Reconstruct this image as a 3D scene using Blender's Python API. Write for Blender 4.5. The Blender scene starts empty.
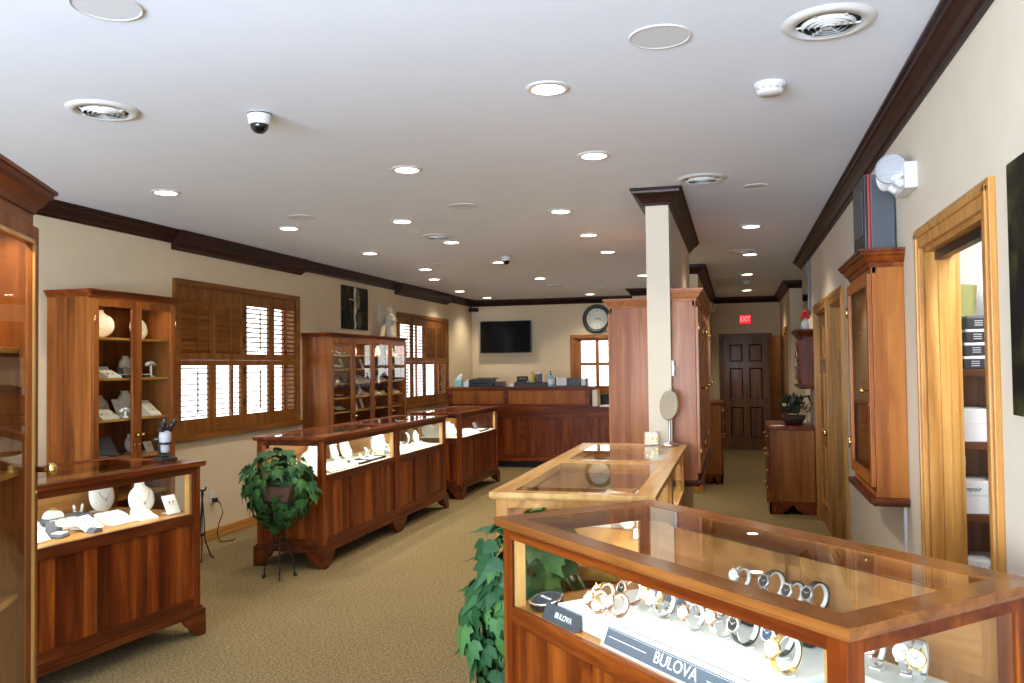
import bpy, bmesh, math, random
from mathutils import Vector, Matrix
R = math.radians
PI = math.pi
rnd = random.Random(7)
COL = bpy.context.scene.collection
SC = bpy.context.scene

# ------------------------------------------------------------------ materials
MATS = {}
def new_mat(name):
    m = bpy.data.materials.new(name); m.use_nodes = True
    nt = m.node_tree
    for n in list(nt.nodes): nt.nodes.remove(n)
    out = nt.nodes.new('ShaderNodeOutputMaterial')
    b = nt.nodes.new('ShaderNodeBsdfPrincipled')
    nt.links.new(b.outputs[0], out.inputs[0])
    return m, nt, b, out

def plain(name, col, rough=.5, metal=0., spec=.5, noise=0., nscale=40., bump=0., coat=0.):
    if name in MATS: return MATS[name]
    m, nt, b, out = new_mat(name)
    b.inputs['Base Color'].default_value = (*col, 1)
    b.inputs['Roughness'].default_value = rough
    b.inputs['Metallic'].default_value = metal
    b.inputs['Specular IOR Level'].default_value = spec
    b.inputs['Coat Weight'].default_value = coat
    if noise or bump:
        tc = nt.nodes.new('ShaderNodeTexCoord')
        nz = nt.nodes.new('ShaderNodeTexNoise'); nz.inputs['Scale'].default_value = nscale
        nz.inputs['Detail'].default_value = 5
        nt.links.new(tc.outputs['Object'], nz.inputs['Vector'])
        if noise:
            cr = nt.nodes.new('ShaderNodeValToRGB')
            cr.color_ramp.elements[0].position = .3; cr.color_ramp.elements[1].position = .7
            cr.color_ramp.elements[0].color = (*[max(0, c*(1-noise)) for c in col], 1)
            cr.color_ramp.elements[1].color = (*[min(1, c*(1+noise)) for c in col], 1)
            nt.links.new(nz.outputs['Fac'], cr.inputs[0]); nt.links.new(cr.outputs[0], b.inputs['Base Color'])
        if bump:
            bp = nt.nodes.new('ShaderNodeBump'); bp.inputs['Strength'].default_value = bump
            bp.inputs['Distance'].default_value = .004
            nt.links.new(nz.outputs['Fac'], bp.inputs['Height']); nt.links.new(bp.outputs[0], b.inputs['Normal'])
    MATS[name] = m
    return m

def wood(name, dark, mid, light, axis='z', rough=.38, coat=.05, boards=0., bvar=.26, scale=1.):
    """streaky grain along one object axis, with optional glued-up boards across it"""
    key = name + axis + str(boards)
    if key in MATS: return MATS[key]
    m, nt, b, out = new_mat(key)
    L = nt.links.new
    tc = nt.nodes.new('ShaderNodeTexCoord'); oi = nt.nodes.new('ShaderNodeObjectInfo')
    ad = nt.nodes.new('ShaderNodeVectorMath'); ad.operation = 'ADD'
    ml = nt.nodes.new('ShaderNodeVectorMath'); ml.operation = 'SCALE'; ml.inputs['Scale'].default_value = 7.
    cb = nt.nodes.new('ShaderNodeCombineXYZ')
    for i in range(3): L(oi.outputs['Random'], cb.inputs[i])
    L(cb.outputs[0], ml.inputs[0]); L(tc.outputs['Object'], ad.inputs[0]); L(ml.outputs[0], ad.inputs[1])
    mp = nt.nodes.new('ShaderNodeMapping'); L(ad.outputs[0], mp.inputs['Vector'])
    s = [14*scale]*3; s['xyz'.index(axis)] = 1.1*scale
    mp.inputs['Scale'].default_value = s
    n1 = nt.nodes.new('ShaderNodeTexNoise'); n1.inputs['Scale'].default_value = 1.0; n1.inputs['Detail'].default_value = 7
    n1.inputs['Roughness'].default_value = .62; n1.inputs['Distortion'].default_value = .5
    L(mp.outputs[0], n1.inputs['Vector'])
    cr = nt.nodes.new('ShaderNodeValToRGB')
    e = cr.color_ramp.elements
    e[0].position = .3; e[0].color = (*dark, 1); e[1].position = .72; e[1].color = (*light, 1)
    k = e.new(.5); k.color = (*mid, 1)
    fac = n1.outputs['Fac']
    if boards:
        sp = nt.nodes.new('ShaderNodeSeparateXYZ'); L(ad.outputs[0], sp.inputs[0])
        a1 = nt.nodes.new('ShaderNodeMath'); a1.operation = 'ADD'
        o = [i for i in range(3) if 'xyz'[i] != axis]
        L(sp.outputs[o[0]], a1.inputs[0]); L(sp.outputs[o[1]], a1.inputs[1])
        a2 = nt.nodes.new('ShaderNodeMath'); a2.operation = 'DIVIDE'; a2.inputs[1].default_value = boards
        L(a1.outputs[0], a2.inputs[0])
        wn = nt.nodes.new('ShaderNodeTexWhiteNoise'); wn.noise_dimensions = '1D'
        fl = nt.nodes.new('ShaderNodeMath'); fl.operation = 'FLOOR'; L(a2.outputs[0], fl.inputs[0]); L(fl.outputs[0], wn.inputs['W'])
        mr = nt.nodes.new('ShaderNodeMapRange'); mr.inputs['To Min'].default_value = -bvar/2; mr.inputs['To Max'].default_value = bvar/2
        L(wn.outputs['Value'], mr.inputs['Value'])
        a3 = nt.nodes.new('ShaderNodeMath'); a3.operation = 'ADD'; L(fac, a3.inputs[0]); L(mr.outputs[0], a3.inputs[1])
        fac = a3.outputs[0]
    L(fac, cr.inputs[0]); L(cr.outputs[0], b.inputs['Base Color'])
    b.inputs['Roughness'].default_value = rough
    b.inputs['Specular IOR Level'].default_value = .2; b.inputs['Coat Weight'].default_value = coat; b.inputs['Coat Roughness'].default_value = .12
    MATS[key] = m
    return m

def glass(name='clear_glass', tint=(.97,.985,.975), ior=1.5, gloss=1.0):
    if name in MATS: return MATS[name]
    m = bpy.data.materials.new(name); m.use_nodes = True; nt = m.node_tree
    for n in list(nt.nodes): nt.nodes.remove(n)
    L = nt.links.new
    out = nt.nodes.new('ShaderNodeOutputMaterial'); mix = nt.nodes.new('ShaderNodeMixShader')
    tr = nt.nodes.new('ShaderNodeBsdfTransparent'); tr.inputs[0].default_value = (*tint, 1)
    gl = nt.nodes.new('ShaderNodeBsdfGlossy'); gl.inputs['Roughness'].default_value = 0.0
    gl.inputs['Color'].default_value = (gloss, gloss, gloss, 1)
    fr = nt.nodes.new('ShaderNodeFresnel'); fr.inputs['IOR'].default_value = ior
    ge = nt.nodes.new('ShaderNodeNewGeometry')
    iv = nt.nodes.new('ShaderNodeMath'); iv.operation = 'SUBTRACT'; iv.inputs[0].default_value = 1.
    mu = nt.nodes.new('ShaderNodeMath'); mu.operation = 'MULTIPLY'
    L(ge.outputs['Backfacing'], iv.inputs[1]); L(fr.outputs[0], mu.inputs[0]); L(iv.outputs[0], mu.inputs[1])
    L(mu.outputs[0], mix.inputs[0]); L(tr.outputs[0], mix.inputs[1]); L(gl.outputs[0], mix.inputs[2]); L(mix.outputs[0], out.inputs[0])
    MATS[name] = m
    return m

def emit(name, col, s):
    if name in MATS: return MATS[name]
    m, nt, b, out = new_mat(name)
    b.inputs['Base Color'].default_value = (*col, 1)
    b.inputs['Emission Color'].default_value = (*col, 1); b.inputs['Emission Strength'].default_value = s
    MATS[name] = m
    return m

CH = ((.052,.007,.001), (.138,.025,.0025), (.285,.072,.008))       # cherry
CD = ((.035,.006,.001), (.085,.016,.003), (.16,.038,.007))       # darker cherry rails
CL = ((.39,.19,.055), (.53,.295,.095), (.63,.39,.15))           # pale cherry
OK = ((.27,.112,.022), (.44,.20,.045), (.60,.33,.09))           # golden oak
def cherry(ax='z', boards=0.): return wood('cherry', *CH, ax, boards=boards)
def cherry_d(ax='z', boards=0.): return wood('cherry_dark', *CD, ax, boards=boards)
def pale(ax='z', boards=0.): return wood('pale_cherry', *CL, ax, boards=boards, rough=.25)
def oak(ax='z', boards=0.): return wood('golden_oak', *OK, ax, boards=boards, rough=.35)
def shutter_wood(ax='z'): return wood('shutter_wood', (.12,.036,.005), (.20,.068,.010), (.30,.115,.020), ax, rough=.4, coat=.05)
def crown_wood(ax='x'): return wood('crown_wood', (.016,.0045,.003), (.026,.0075,.0045), (.04,.013,.007), ax, rough=.42, coat=.04)
def dark_door(ax='z'): return wood('dark_door', (.10,.040,.011), (.17,.07,.021), (.25,.11,.035), ax, rough=.4, coat=.05)
GLASS = glass()
WHITE = plain('white_leatherette', (.86,.85,.80), .5, noise=.02, nscale=200)
CREAM = plain('cream_linen', (.72,.66,.54), .7, noise=.05, nscale=150)
BLACK = plain('black_velvet', (.012,.012,.014), .8, noise=.2, nscale=150)
GREY = plain('grey_card', (.13,.145,.17), .5, noise=.05)
BRASS = plain('brass', (.75,.52,.20), .22, 1.)
GOLD = plain('gold', (.95,.66,.25), .2, 1.)
SILVER = plain('silver', (.85,.85,.87), .2, 1.)
STEEL = plain('brushed_steel', (.6,.6,.62), .3, 1., noise=.06, nscale=120)
ROSE = plain('rose_gold', (.85,.48,.34), .2, 1.)
BLKP = plain('black_plastic', (.012,.012,.014), .35, noise=.1)
WPL = plain('white_plastic', (.68,.68,.67), .4, noise=.02)
IRON = plain('wrought_iron', (.012,.011,.011), .5, .3, noise=.3, nscale=90)
PAPER = plain('white_card', (.80,.80,.80), .6, noise=.02)
LEATHER = plain('black_leather', (.02,.02,.022), .5, noise=.3, nscale=250)

# ------------------------------------------------------------------ mesh helper
class MB:
    def __init__(s): s.bm = bmesh.new()
    def _take(s, o, M=None):
        if M is not None: bmesh.ops.transform(o, matrix=M, verts=o.verts)
        me = bpy.data.meshes.new('tmp'); o.to_mesh(me); o.free(); s.bm.from_mesh(me); bpy.data.meshes.remove(me)
        return s
    def box(s, x0, x1, y0, y1, z0, z1, bev=0., M=None):
        o = bmesh.new(); bmesh.ops.create_cube(o, size=1)
        for v in o.verts: v.co = Vector((x0+(x1-x0)*(v.co.x+.5), y0+(y1-y0)*(v.co.y+.5), z0+(z1-z0)*(v.co.z+.5)))
        if bev: bmesh.ops.bevel(o, geom=list(o.edges), offset=bev, segments=2, affect='EDGES', profile=.6)
        return s._take(o, M)
    def lathe(s, prof, n=24, M=None, cap=True):
        o = bmesh.new(); rows = []
        for r, z in prof:
            rows.append([o.verts.new((r*math.cos(2*PI*i/n), r*math.sin(2*PI*i/n), z)) for i in range(n)] if r > 1e-6 else [o.verts.new((0,0,z))])
        for a, b in zip(rows, rows[1:]):
            for i in range(n):
                j = (i+1) % n
                if len(a) == 1 and len(b) == 1: continue
                if len(a) == 1: f = [a[0], b[j], b[i]]
                elif len(b) == 1: f = [a[i], a[j], b[0]]
                else: f = [a[i], a[j], b[j], b[i]]
                try: o.faces.new(f)
                except ValueError: pass
        if cap:
            for r in (rows[0], rows[-1]):
                if len(r) > 2: o.faces.new(r)
        bmesh.ops.recalc_face_normals(o, faces=o.faces)
        for f in o.faces: f.smooth = True
        return s._take(o, M)
    def cyl(s, p0, p1, r0, r1=None, n=14):
        p0 = Vector(p0); p1 = Vector(p1); d = p1-p0
        q = d.to_track_quat('Z', 'Y').to_matrix().to_4x4(); q.translation = p0
        r1 = r0 if r1 is None else r1
        return s.lathe([(r0, 0), (r1, d.length)], n, q)
    def sphere(s, c, r, sc=(1,1,1), n=14):
        M = Matrix.Translation(c) @ Matrix.Diagonal((*sc, 1))
        k = max(6, n//2)
        return s.lathe([(r*math.sin(PI*i/k), -r*math.cos(PI*i/k)) for i in range(k+1)], n, M, cap=False)
    def tube(s, pts, r, n=8, closed=False):
        o = bmesh.new(); pts = [Vector(p) for p in pts]; rows = []; N = len(pts)
        up = Vector((0, 0, 1))
        for i, p in enumerate(pts):
            t = (pts[(i+1) % N]-pts[i-1]) if closed else (pts[min(i+1, N-1)]-pts[max(i-1, 0)])
            t.normalize()
            a = t.cross(up)
            if a.length < .05: a = t.cross(Vector((1, 0, 0)))
            a.normalize(); b = t.cross(a)
            rr = r[i] if isinstance(r, (list, tuple)) else r
            rows.append([o.verts.new(p+a*rr*math.cos(2*PI*k/n)+b*rr*math.sin(2*PI*k/n)) for k in range(n)])
        for i in range(N if closed else N-1):
            A = rows[i]; B = rows[(i+1) % N]
            for k in range(n): o.faces.new([A[k], A[(k+1) % n], B[(k+1) % n], B[k]])
        if not closed: o.faces.new(rows[0]); o.faces.new(rows[-1])
        bmesh.ops.recalc_face_normals(o, faces=o.faces)
        for f in o.faces: f.smooth = True
        return s._take(o)
    def loft(s, rows, closed=True, cap=True, M=None, smooth=True):
        o = bmesh.new(); vs = [[o.verts.new(p) for p in r] for r in rows]; n = len(vs[0])
        for a, b in zip(vs, vs[1:]):
            for k in range(n if closed else n-1): o.faces.new([a[k], a[(k+1) % n], b[(k+1) % n], b[k]])
        if cap and closed: o.faces.new(vs[0]); o.faces.new(vs[-1])
        bmesh.ops.recalc_face_normals(o, faces=o.faces)
        for f in o.faces: f.smooth = smooth
        return s._take(o, M)
    def prism(s, poly, d0, d1, axis='y', M=None):
        """poly in two coordinates, extruded along the third axis"""
        def P(a, b, d): return {'y': (a, d, b), 'x': (d, a, b), 'z': (a, b, d)}[axis]
        return s.loft([[P(a, b, d0) for a, b in poly], [P(a, b, d1) for a, b in poly]], M=M, smooth=False)
    def sweep(s, path, prof, closed=False):
        """mitred sweep of a profile (out, z) along a flat path; out is to the side of travel (its right hand)"""
        N = len(path); rows = []
        P = [Vector(p).to_2d() for p in path]; z0 = path[0][2]
        for i in range(N):
            ns = []
            if closed or i > 0: d = (P[i]-P[i-1]).normalized(); ns.append(Vector((d.y, -d.x)))
            if closed or i < N-1: d = (P[(i+1) % N]-P[i]).normalized(); ns.append(Vector((d.y, -d.x)))
            n = ns[0] if len(ns) == 1 else (ns[0]+ns[1])/(1+ns[0].dot(ns[1]))
            rows.append([(P[i].x+n.x*o, P[i].y+n.y*o, z0+z) for o, z in prof])
        if closed: rows.append(rows[0])
        return s.loft(rows, cap=not closed, smooth=False)
    def build(s, name, mat, parent=None, smooth=None):
        me = bpy.data.meshes.new(name)
        bmesh.ops.remove_doubles(s.bm, verts=s.bm.verts, dist=1e-6)
        s.bm.to_mesh(me); s.bm.free()
        me.materials.append(mat)
        o = bpy.data.objects.new(name, me); COL.objects.link(o)
        if parent is not None: o.parent = parent
        return o

def tag(o, label, cat, group=None, kind=None):
    o['label'] = label; o['category'] = cat
    if group: o['group'] = group
    if kind: o['kind'] = kind
    return o
def thing(name, label, cat, loc=(0,0,0), rz=0., group=None, rx=0.):
    o = bpy.data.objects.new(name, None); COL.objects.link(o); o.empty_display_size = .1
    o.location = loc; o.rotation_euler = (rx, 0, rz)
    return tag(o, label, cat, group)
def struct(name, mb, mat, label=None):
    o = mb.build(name, mat); o['kind'] = 'structure'
    if label: o['label'] = label
    return o
def kids(o): return list(o.children)
def dup(o, label, loc, rz=None, group=None):
    c = o.copy(); COL.objects.link(c); c.location = loc
    if rz is not None: c.rotation_euler = (o.rotation_euler[0], 0, rz)
    c['label'] = label
    if group: c['group'] = group
    def rec(src, dst):
        for ch in kids(src):
            k = ch.copy(); COL.objects.link(k); k.parent = dst
            rec(ch, k)
    rec(o, c)
    return c
def text_mb(s, size, depth, M, font_shear=0.):
    cu = bpy.data.curves.new('t', 'FONT'); cu.body = s; cu.size = size; cu.extrude = depth
    cu.align_x = 'CENTER'; cu.align_y = 'CENTER'; cu.shear = font_shear; cu.resolution_u = 4
    ob = bpy.data.objects.new('t', cu)
    me = bpy.data.meshes.new_from_object(ob)
    mb = MB(); mb.bm.from_mesh(me); bmesh.ops.transform(mb.bm, matrix=M, verts=mb.bm.verts)
    bpy.data.objects.remove(ob); bpy.data.curves.remove(cu); bpy.data.meshes.remove(me)
    return mb
ORD = ['first','second','third','fourth','fifth','sixth','seventh','eighth','ninth','tenth']

# ------------------------------------------------------------------ setting
H = 2.835
XL, XR, YB, YH = -4.80, .80, 15.10, 16.20
def carpet_mat():
    m, nt, b, out = new_mat('carpet'); L = nt.links.new
    tc = nt.nodes.new('ShaderNodeTexCoord')
    n1 = nt.nodes.new('ShaderNodeTexNoise'); n1.inputs['Scale'].default_value = 75; n1.inputs['Detail'].default_value = 4
    n2 = nt.nodes.new('ShaderNodeTexNoise'); n2.inputs['Scale'].default_value = 1.1; n2.inputs['Detail'].default_value = 3
    L(tc.outputs['Object'], n1.inputs['Vector']); L(tc.outputs['Object'], n2.inputs['Vector'])
    cr = nt.nodes.new('ShaderNodeValToRGB'); e = cr.color_ramp.elements
    e[0].position = .36; e[0].color = (.125,.088,.038,1); e[1].position = .64; e[1].color = (.31,.235,.118,1)
    L(n1.outputs['Fac'], cr.inputs[0])
    hv = nt.nodes.new('ShaderNodeHueSaturation'); mr = nt.nodes.new('ShaderNodeMapRange')
    mr.inputs['To Min'].default_value = .88; mr.inputs['To Max'].default_value = 1.12
    L(n2.outputs['Fac'], mr.inputs['Value']); L(mr.outputs[0], hv.inputs['Value']); L(cr.outputs[0], hv.inputs['Color']); L(hv.outputs[0], b.inputs['Base Color'])
    b.inputs['Roughness'].default_value = .95; b.inputs['Specular IOR Level'].default_value = .1
    bp = nt.nodes.new('ShaderNodeBump'); bp.inputs['Strength'].default_value = .6; bp.inputs['Distance'].default_value = .008
    L(n1.outputs['Fac'], bp.inputs['Height']); L(bp.outputs[0], b.inputs['Normal'])
    return m
WALL = plain('beige_wall_paint', (.67,.55,.375), .75, noise=.02, nscale=6, bump=.05)
WALL2 = plain('pale_wall_paint', (.68,.60,.475), .7, noise=.02, nscale=6, bump=.05)
CEIL = plain('daylit_ceiling_paint', (.78,.83,.93), .85, noise=.01, nscale=5, bump=.04)  # blue tint puts cool daylight into the white paint's colour

struct('floor', MB().box(-7, 4, -4, 18, -.1, 0), carpet_mat())
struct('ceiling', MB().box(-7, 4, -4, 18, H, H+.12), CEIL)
# left wall with two window holes
W1 = (6.43, 8.52, 1.02, 2.36); W2 = (11.5, 13.62, 1.02, 2.36)
wl = MB(); x0, x1 = XL-.16, XL
for a, b in ((-4, W1[0]), (W1[1], W2[0]), (W2[1], 18)): wl.box(x0, x1, a, b, 0, H)
for w in (W1, W2): wl.box(x0, x1, w[0], w[1], 0, w[2]); wl.box(x0, x1, w[0], w[1], w[3], H)
struct('wall_left', wl, WALL)
# back wall with small window
WB = (-2.86, -1.75, 1.14, 2.09)
wb = MB(); wb.box(-4.96, WB[0], YB, YB+.16, 0, H); wb.box(WB[1], -.45, YB, YB+.16, 0, H)
wb.box(WB[0], WB[1], YB, YB+.16, 0, WB[2]); wb.box(WB[0], WB[1], YB, YB+.16, WB[3], H)
struct('wall_back', wb, WALL)
wp = MB(); wp.box(-1.62, -.60, 13.75, YB, 0, H)
struct('wall_partition', wp, WALL)
wh = MB(); wh.box(-.60, -.44, 10.7, YH, 0, H)
struct('wall_hall_left', wh, WALL)
ws = MB(); ws.box(-.60, -.44, 5.97, 8.68, 0, H)
struct('wall_stub', ws, WALL2)
wf = MB(); wf.box(-.60, 2.6, YH, YH+.15, 0, H)
struct('wall_hall_end', wf, WALL)
# right wall with three openings
D0 = (3.02, 3.99, 2.09); D2 = (6.84, 7.72, 2.09); D1 = (7.96, 9.06, 2.09)
T = .12
wr = MB()
for a, b in ((-4, D0[0]), (D0[1], D2[0]), (D2[1], D1[0]), (D1[1], 10.75)): wr.box(XR, XR+T, a, b, 0, H)
for d in (D0, D1, D2): wr.box(XR, XR+T, d[0], d[1], d[2], H)
struct('wall_right', wr, WALL2)
w5 = MB(); w5.box(.80, 2.6, 13.30, 13.42, 0, H); w5.box(.80, .94, 13.42, 14.05, 0, H); w5.box(.80, .94, 14.95, YH, 0, H); w5.box(.80, .94, 14.05, 14.95, 2.09, H)
struct('wall_hall_right', w5, WALL)
wo = MB(); wo.box(2.6, 2.75, -4, 18, 0, H)
struct('wall_outer', wo, WALL)
# closet behind the open doorway
wc = MB(); wc.box(.92, 2.6, 4.60, 4.70, 0, H); wc.box(.92, 2.6, 2.2, 2.3, 0, H)
struct('wall_closet', wc, plain('white_wall_paint', (.74,.74,.74), .7, noise=.01, nscale=6))
# unseen front wall behind the camera; opening added to let daylight in
wq = MB(); wq.box(-4.96, -4.3, -3.1, -2.95, 0, H); wq.box(.4, XR, -3.1, -2.95, 0, H); wq.box(-4.3, .4, -3.1, -2.95, 2.5, H); wq.box(-4.3, .4, -3.1, -2.95, 0, .5)
struct('wall_front', wq, WALL)
fw = MB()
for x in (-4.3, -3.15, -2.0, -.8, .34): fw.box(x, x+.06, -3.06, -3.0, .5, 2.5)
fw.box(-4.3, .4, -3.06, -3.0, .5, .56); fw.box(-4.3, .4, -3.06, -3.0, 2.44, 2.5)
wfo = struct('window_4', fw, shutter_wood())
MB().box(-4.3, .4, -3.04, -3.034, .5, 2.5).build('window_pane', GLASS, wfo)['kind'] = 'structure'

# crown moulding
CP = [(0,-.115),(.012,-.115),(.018,-.098),(.03,-.09),(.045,-.065),(.07,-.04),(.082,-.034),(.085,-.018),(.10,-.014),(.10,-.001),(0,-.001)]
TR = 0
def trim(path, mat=None, prof=CP, closed=False):
    global TR; TR += 1
    return struct('trim_%d' % TR, MB().sweep(path, prof, closed), mat or crown_wood())
trim([(XL, -2.9, H), (XL, YB, H), (-1.62, YB, H), (-1.62, 13.75, H), (-.60, 13.75, H), (-.60, 10.7, H), (-.44, 10.7, H), (-.44, YH, H), (XR, YH, H), (XR, 13.30, H), (2.5, 13.30, H)])
trim([(XR+.12, 10.75, H), (XR, 10.75, H), (XR, -2.9, H)])
trim([(-.60, 8.68, H), (-.60, 5.97, H), (-.44, 5.97, H), (-.44, 8.68, H)], closed=True)
# dropped valance boxes of the left crown over the two windows
VP = [(0,-.17),(.03,-.17),(.04,-.155),(.06,-.15),(.095,-.11),(.115,-.10),(.12,-.02),(.12,-.002),(0,-.002)]
for a, b in ((6.36, 8.62), (11.38, 13.62)): trim([(XL, a, H), (XL, b, H)], prof=VP)
# baseboards
bb = MB(); bb.box(XL, XL+.018, -2.9, YB, 0, .10, .004); struct('baseboard_left', bb, oak('y'))
bb = MB(); bb.box(XR-.016, XR, -2.9, 2.9, 0, .09); bb.box(XR-.016, XR, 4.1, 6.72, 0, .09); bb.box(XR-.016, XR, 9.2, 10.75, 0, .09); struct('baseboard_right', bb, oak('y'))
bb = MB(); bb.box(-.44, -.424, 10.7, YH, 0, .09); bb.box(-.61, -.424, 10.684, 10.7, 0, .09); struct('baseboard_hall', bb, oak('y'))
bb = MB(); bb.box(-.44, -.424, 5.955, 8.69, 0, .09); struct('baseboard_stub', bb, oak('y'))

# ------------------------------------------------------------------ shuttered windows in the left wall
def shutter_window(idx, y0, y1, z0, z1, closed_cols, label):
    root = bpy.data.objects.new('window_%d' % idx, None); COL.objects.link(root)
    root.location = (XL, y0, z0); root['kind'] = 'structure'; root['label'] = label
    W = y1-y0; Ht = z1-z0
    # casing around the hole, sill board and the lining of the reveal
    c = MB(); k = .055
    c.box(-.0, .03, -k, 0, -k, Ht+k, .004); c.box(0, .03, W, W+k, -k, Ht+k, .004)
    c.box(0, .03, 0, W, Ht, Ht+k, .004); c.box(0, .045, -k-.02, W+k+.02, -k, 0, .006)
    c.box(-.16, 0, 0, .02, 0, Ht); c.box(-.16, 0, W-.02, W, 0, Ht); c.box(-.16, 0, 0, W, Ht-.02, Ht); c.box(-.16, 0, 0, W, 0, .02)
    c.build('casing', shutter_wood('y'), root)['kind'] = 'structure'
    g = MB(); g.box(-.135, -.129, .02, W-.02, .02, Ht-.02); g.build('window_pane', GLASS, root)['kind'] = 'structure'
    s = MB()
    for y in (.02, W*.5-.02, W-.05): s.box(-.15, -.115, y, y+.03, .02, Ht-.02)
    for z in (.02, Ht*.5, Ht-.05): s.box(-.15, -.115, .02, W-.02, z, z+.03)
    s.build('sash', wood('sash_wood', (.20,.05,.02), (.28,.08,.03), (.36,.12,.05), 'z'), root)['kind'] = 'structure'
    pw = W/4; zs = Ht*.50
    for col in range(4):
        for row in range(2):
            a = col*pw+.003; b = (col+1)*pw-.003
            lo, hi = (.004, zs-.003) if row == 0 else (zs+.003, Ht-.004)
            st = .052; rt = .05 if row == 0 else .115; rb = .125 if row == 0 else .06
            f = MB()
            f.box(-.016, .012, a, a+st, lo, hi, .003); f.box(-.016, .012, b-st, b, lo, hi, .003)
            f.box(-.014, .010, a+st, b-st, hi-rt, hi); f.box(-.014, .010, a+st, b-st, lo, lo+rb)
            fo = f.build('shutter', shutter_wood('z'), root); fo['kind'] = 'structure'
            lv = MB(); n = int(round((hi-lo-rt-rb)/.051)); p = (hi-lo-rt-rb)/n
            ang = R(66) if (row == 1 and col in closed_cols) else R(2 if row == 0 else 8)
            for i in range(n):
                M = Matrix.Translation((-.004, 0, lo+rb+p*(i+.5))) @ Matrix.Rotation(-ang, 4, 'Y')
                lv.loft([[(-.031, yy, 0), (-.015, yy, .0055), (.015, yy, .0055), (.031, yy, 0), (.015, yy, -.0055), (-.015, yy, -.0055)] for yy in (a+st, b-st)], M=M, smooth=False)
            lv.build('louvers', shutter_wood('y'), fo)['kind'] = 'structure'
            tr = MB(); ym = (a+b)/2
            tr.box(.03, .040, ym-.006, ym+.006, lo+rb+.04, hi-rt-.04)
            tr.build('tilt_rod', shutter_wood('z'), fo)['kind'] = 'structure'
    hg = MB()
    for y in (.0, pw*2):
        for z in (.25, Ht*.5-.1, Ht*.5+.2, Ht-.2): hg.box(.012, .016, y-.012, y+.016, z-.035, z+.035)
    hg.build('hinges', plain('dark_bronze', (.03,.02,.015), .4, .8), root)['kind'] = 'structure'
    return root
shutter_window(1, *W1, (0, 1), 'wide wooden shutter window beside the two-door display cabinet')
shutter_window(2, *W2, (2, 3), 'wooden shutter window beside the four-door display cabinet, nearer the television')
# small window in the back wall
def back_window():
    root = bpy.data.objects.new('window_3', None); COL.objects.link(root); root.location = (WB[0], YB, WB[2])
    root['kind'] = 'structure'; root['label'] = 'small wooden window below the wall clock'
    W = WB[1]-WB[0]; Ht = WB[3]-WB[2]
    m = wood('window_oak', (.22,.07,.012), (.33,.115,.022), (.43,.17,.04), 'z')
    c = MB(); k = .06
    c.box(-k, 0, -.02, .0, -k, Ht+k, .004); c.box(W, W+k, -.02, 0, -k, Ht+k, .004); c.box(0, W, -.02, 0, Ht, Ht+k, .004); c.box(-k, W+k, -.03, 0, -k, 0, .004)
    c.box(0, .02, 0, .16, 0, Ht); c.box(W-.02, W, 0, .16, 0, Ht); c.box(0, W, 0, .16, 0, .02); c.box(0, W, 0, .16, Ht-.02, Ht)
    c.build('casing', m, root)['kind'] = 'structure'
    s = MB(); s.box(.02, .13, .03, .07, .02, Ht-.02)
    s.box(W-.08, W-.02, .03, .07, .02, Ht-.02); s.box(.08, W-.08, .03, .07, Ht-.05, Ht-.02); s.box(.08, W-.08, .03, .07, .02, .08)
    for x in (W*.385, W*.70): s.box(x-.03, x+.03, .03, .07, .08, Ht-.05)
    s.box(.08, W-.08, .035, .065, Ht*.47, Ht*.47+.06)
    s.build('sash', m, root)['kind'] = 'structure'
    MB().box(.02, W-.02, .085, .091, .02, Ht-.02).build('window_pane', GLASS, root)['kind'] = 'structure'
    t = MB()
    for x in (W*.25, W*.55, W*.85): t.box(x-.004, x+.004, .095, .10, .02, Ht-.02)
    for z in (Ht*.25, Ht*.72): t.box(.02, W-.02, .095, .10, z-.004, z+.004)
    t.build('pane_grid', WPL, root)['kind'] = 'structure'
back_window()

# ------------------------------------------------------------------ doors
def casing(mb, y0, y1, z1, x=XR, w=.09, side=-1):
    for a, b in ((y0-w, y0), (y1, y1+w)):
        mb.box(min(x, x+side*.022), max(x, x+side*.022), a, b, 0, z1+w, .004)
        mb.box(min(x, x+side*.030), max(x, x+side*.030), a+.02, b-.045, 0, z1+w-.02, .004)
    mb.box(min(x, x+side*.022), max(x, x+side*.022), y0, y1, z1, z1+w, .004)
    mb.box(min(x, x+side*.030), max(x, x+side*.030), y0-w+.02, y1+w-.02, z1+.045, z1+w-.02, .004)
def jamb(mb, y0, y1, z1, x0, x1):
    mb.box(x0, x1, y0, y0+.018, 0, z1); mb.box(x0, x1, y1-.018, y1, 0, z1); mb.box(x0, x1, y0, y1, z1-.018, z1)
    mb.box(x0+.05, x0+.085, y1-.032, y1-.018, 0, z1-.018); mb.box(x0+.05, x0+.085, y0+.018, y0+.032, 0, z1-.018)
def six_panel(w, h, t=.04):
    """slab in local X,Z with its face towards -Y"""
    mb = MB(); mb.box(0, w, 0, t, 0, h, .003)
    st = .115; pw = (w-3*st)/2
    zz = ((.22, .78), (.92, 1.50), (1.62, h-.12))
    mould = MB()
    for c in range(2):
        a = st+c*(pw+st)
        for z0, z1 in zz:
            mould.sweep([(a, z0, 0), (a, z1, 0), (a+pw, z1, 0), (a+pw, z0, 0)], [(0, .0), (0, .014), (.022, .004), (.022, .0)], closed=True)
            mb.box(a+.04, a+pw-.04, -.007, 0, z0+.04, z1-.04, .006)
    return mb, mould
M_XZ = Matrix(((1,0,0,0),(0,0,-1,0),(0,1,0,0),(0,0,0,1)))
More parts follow.
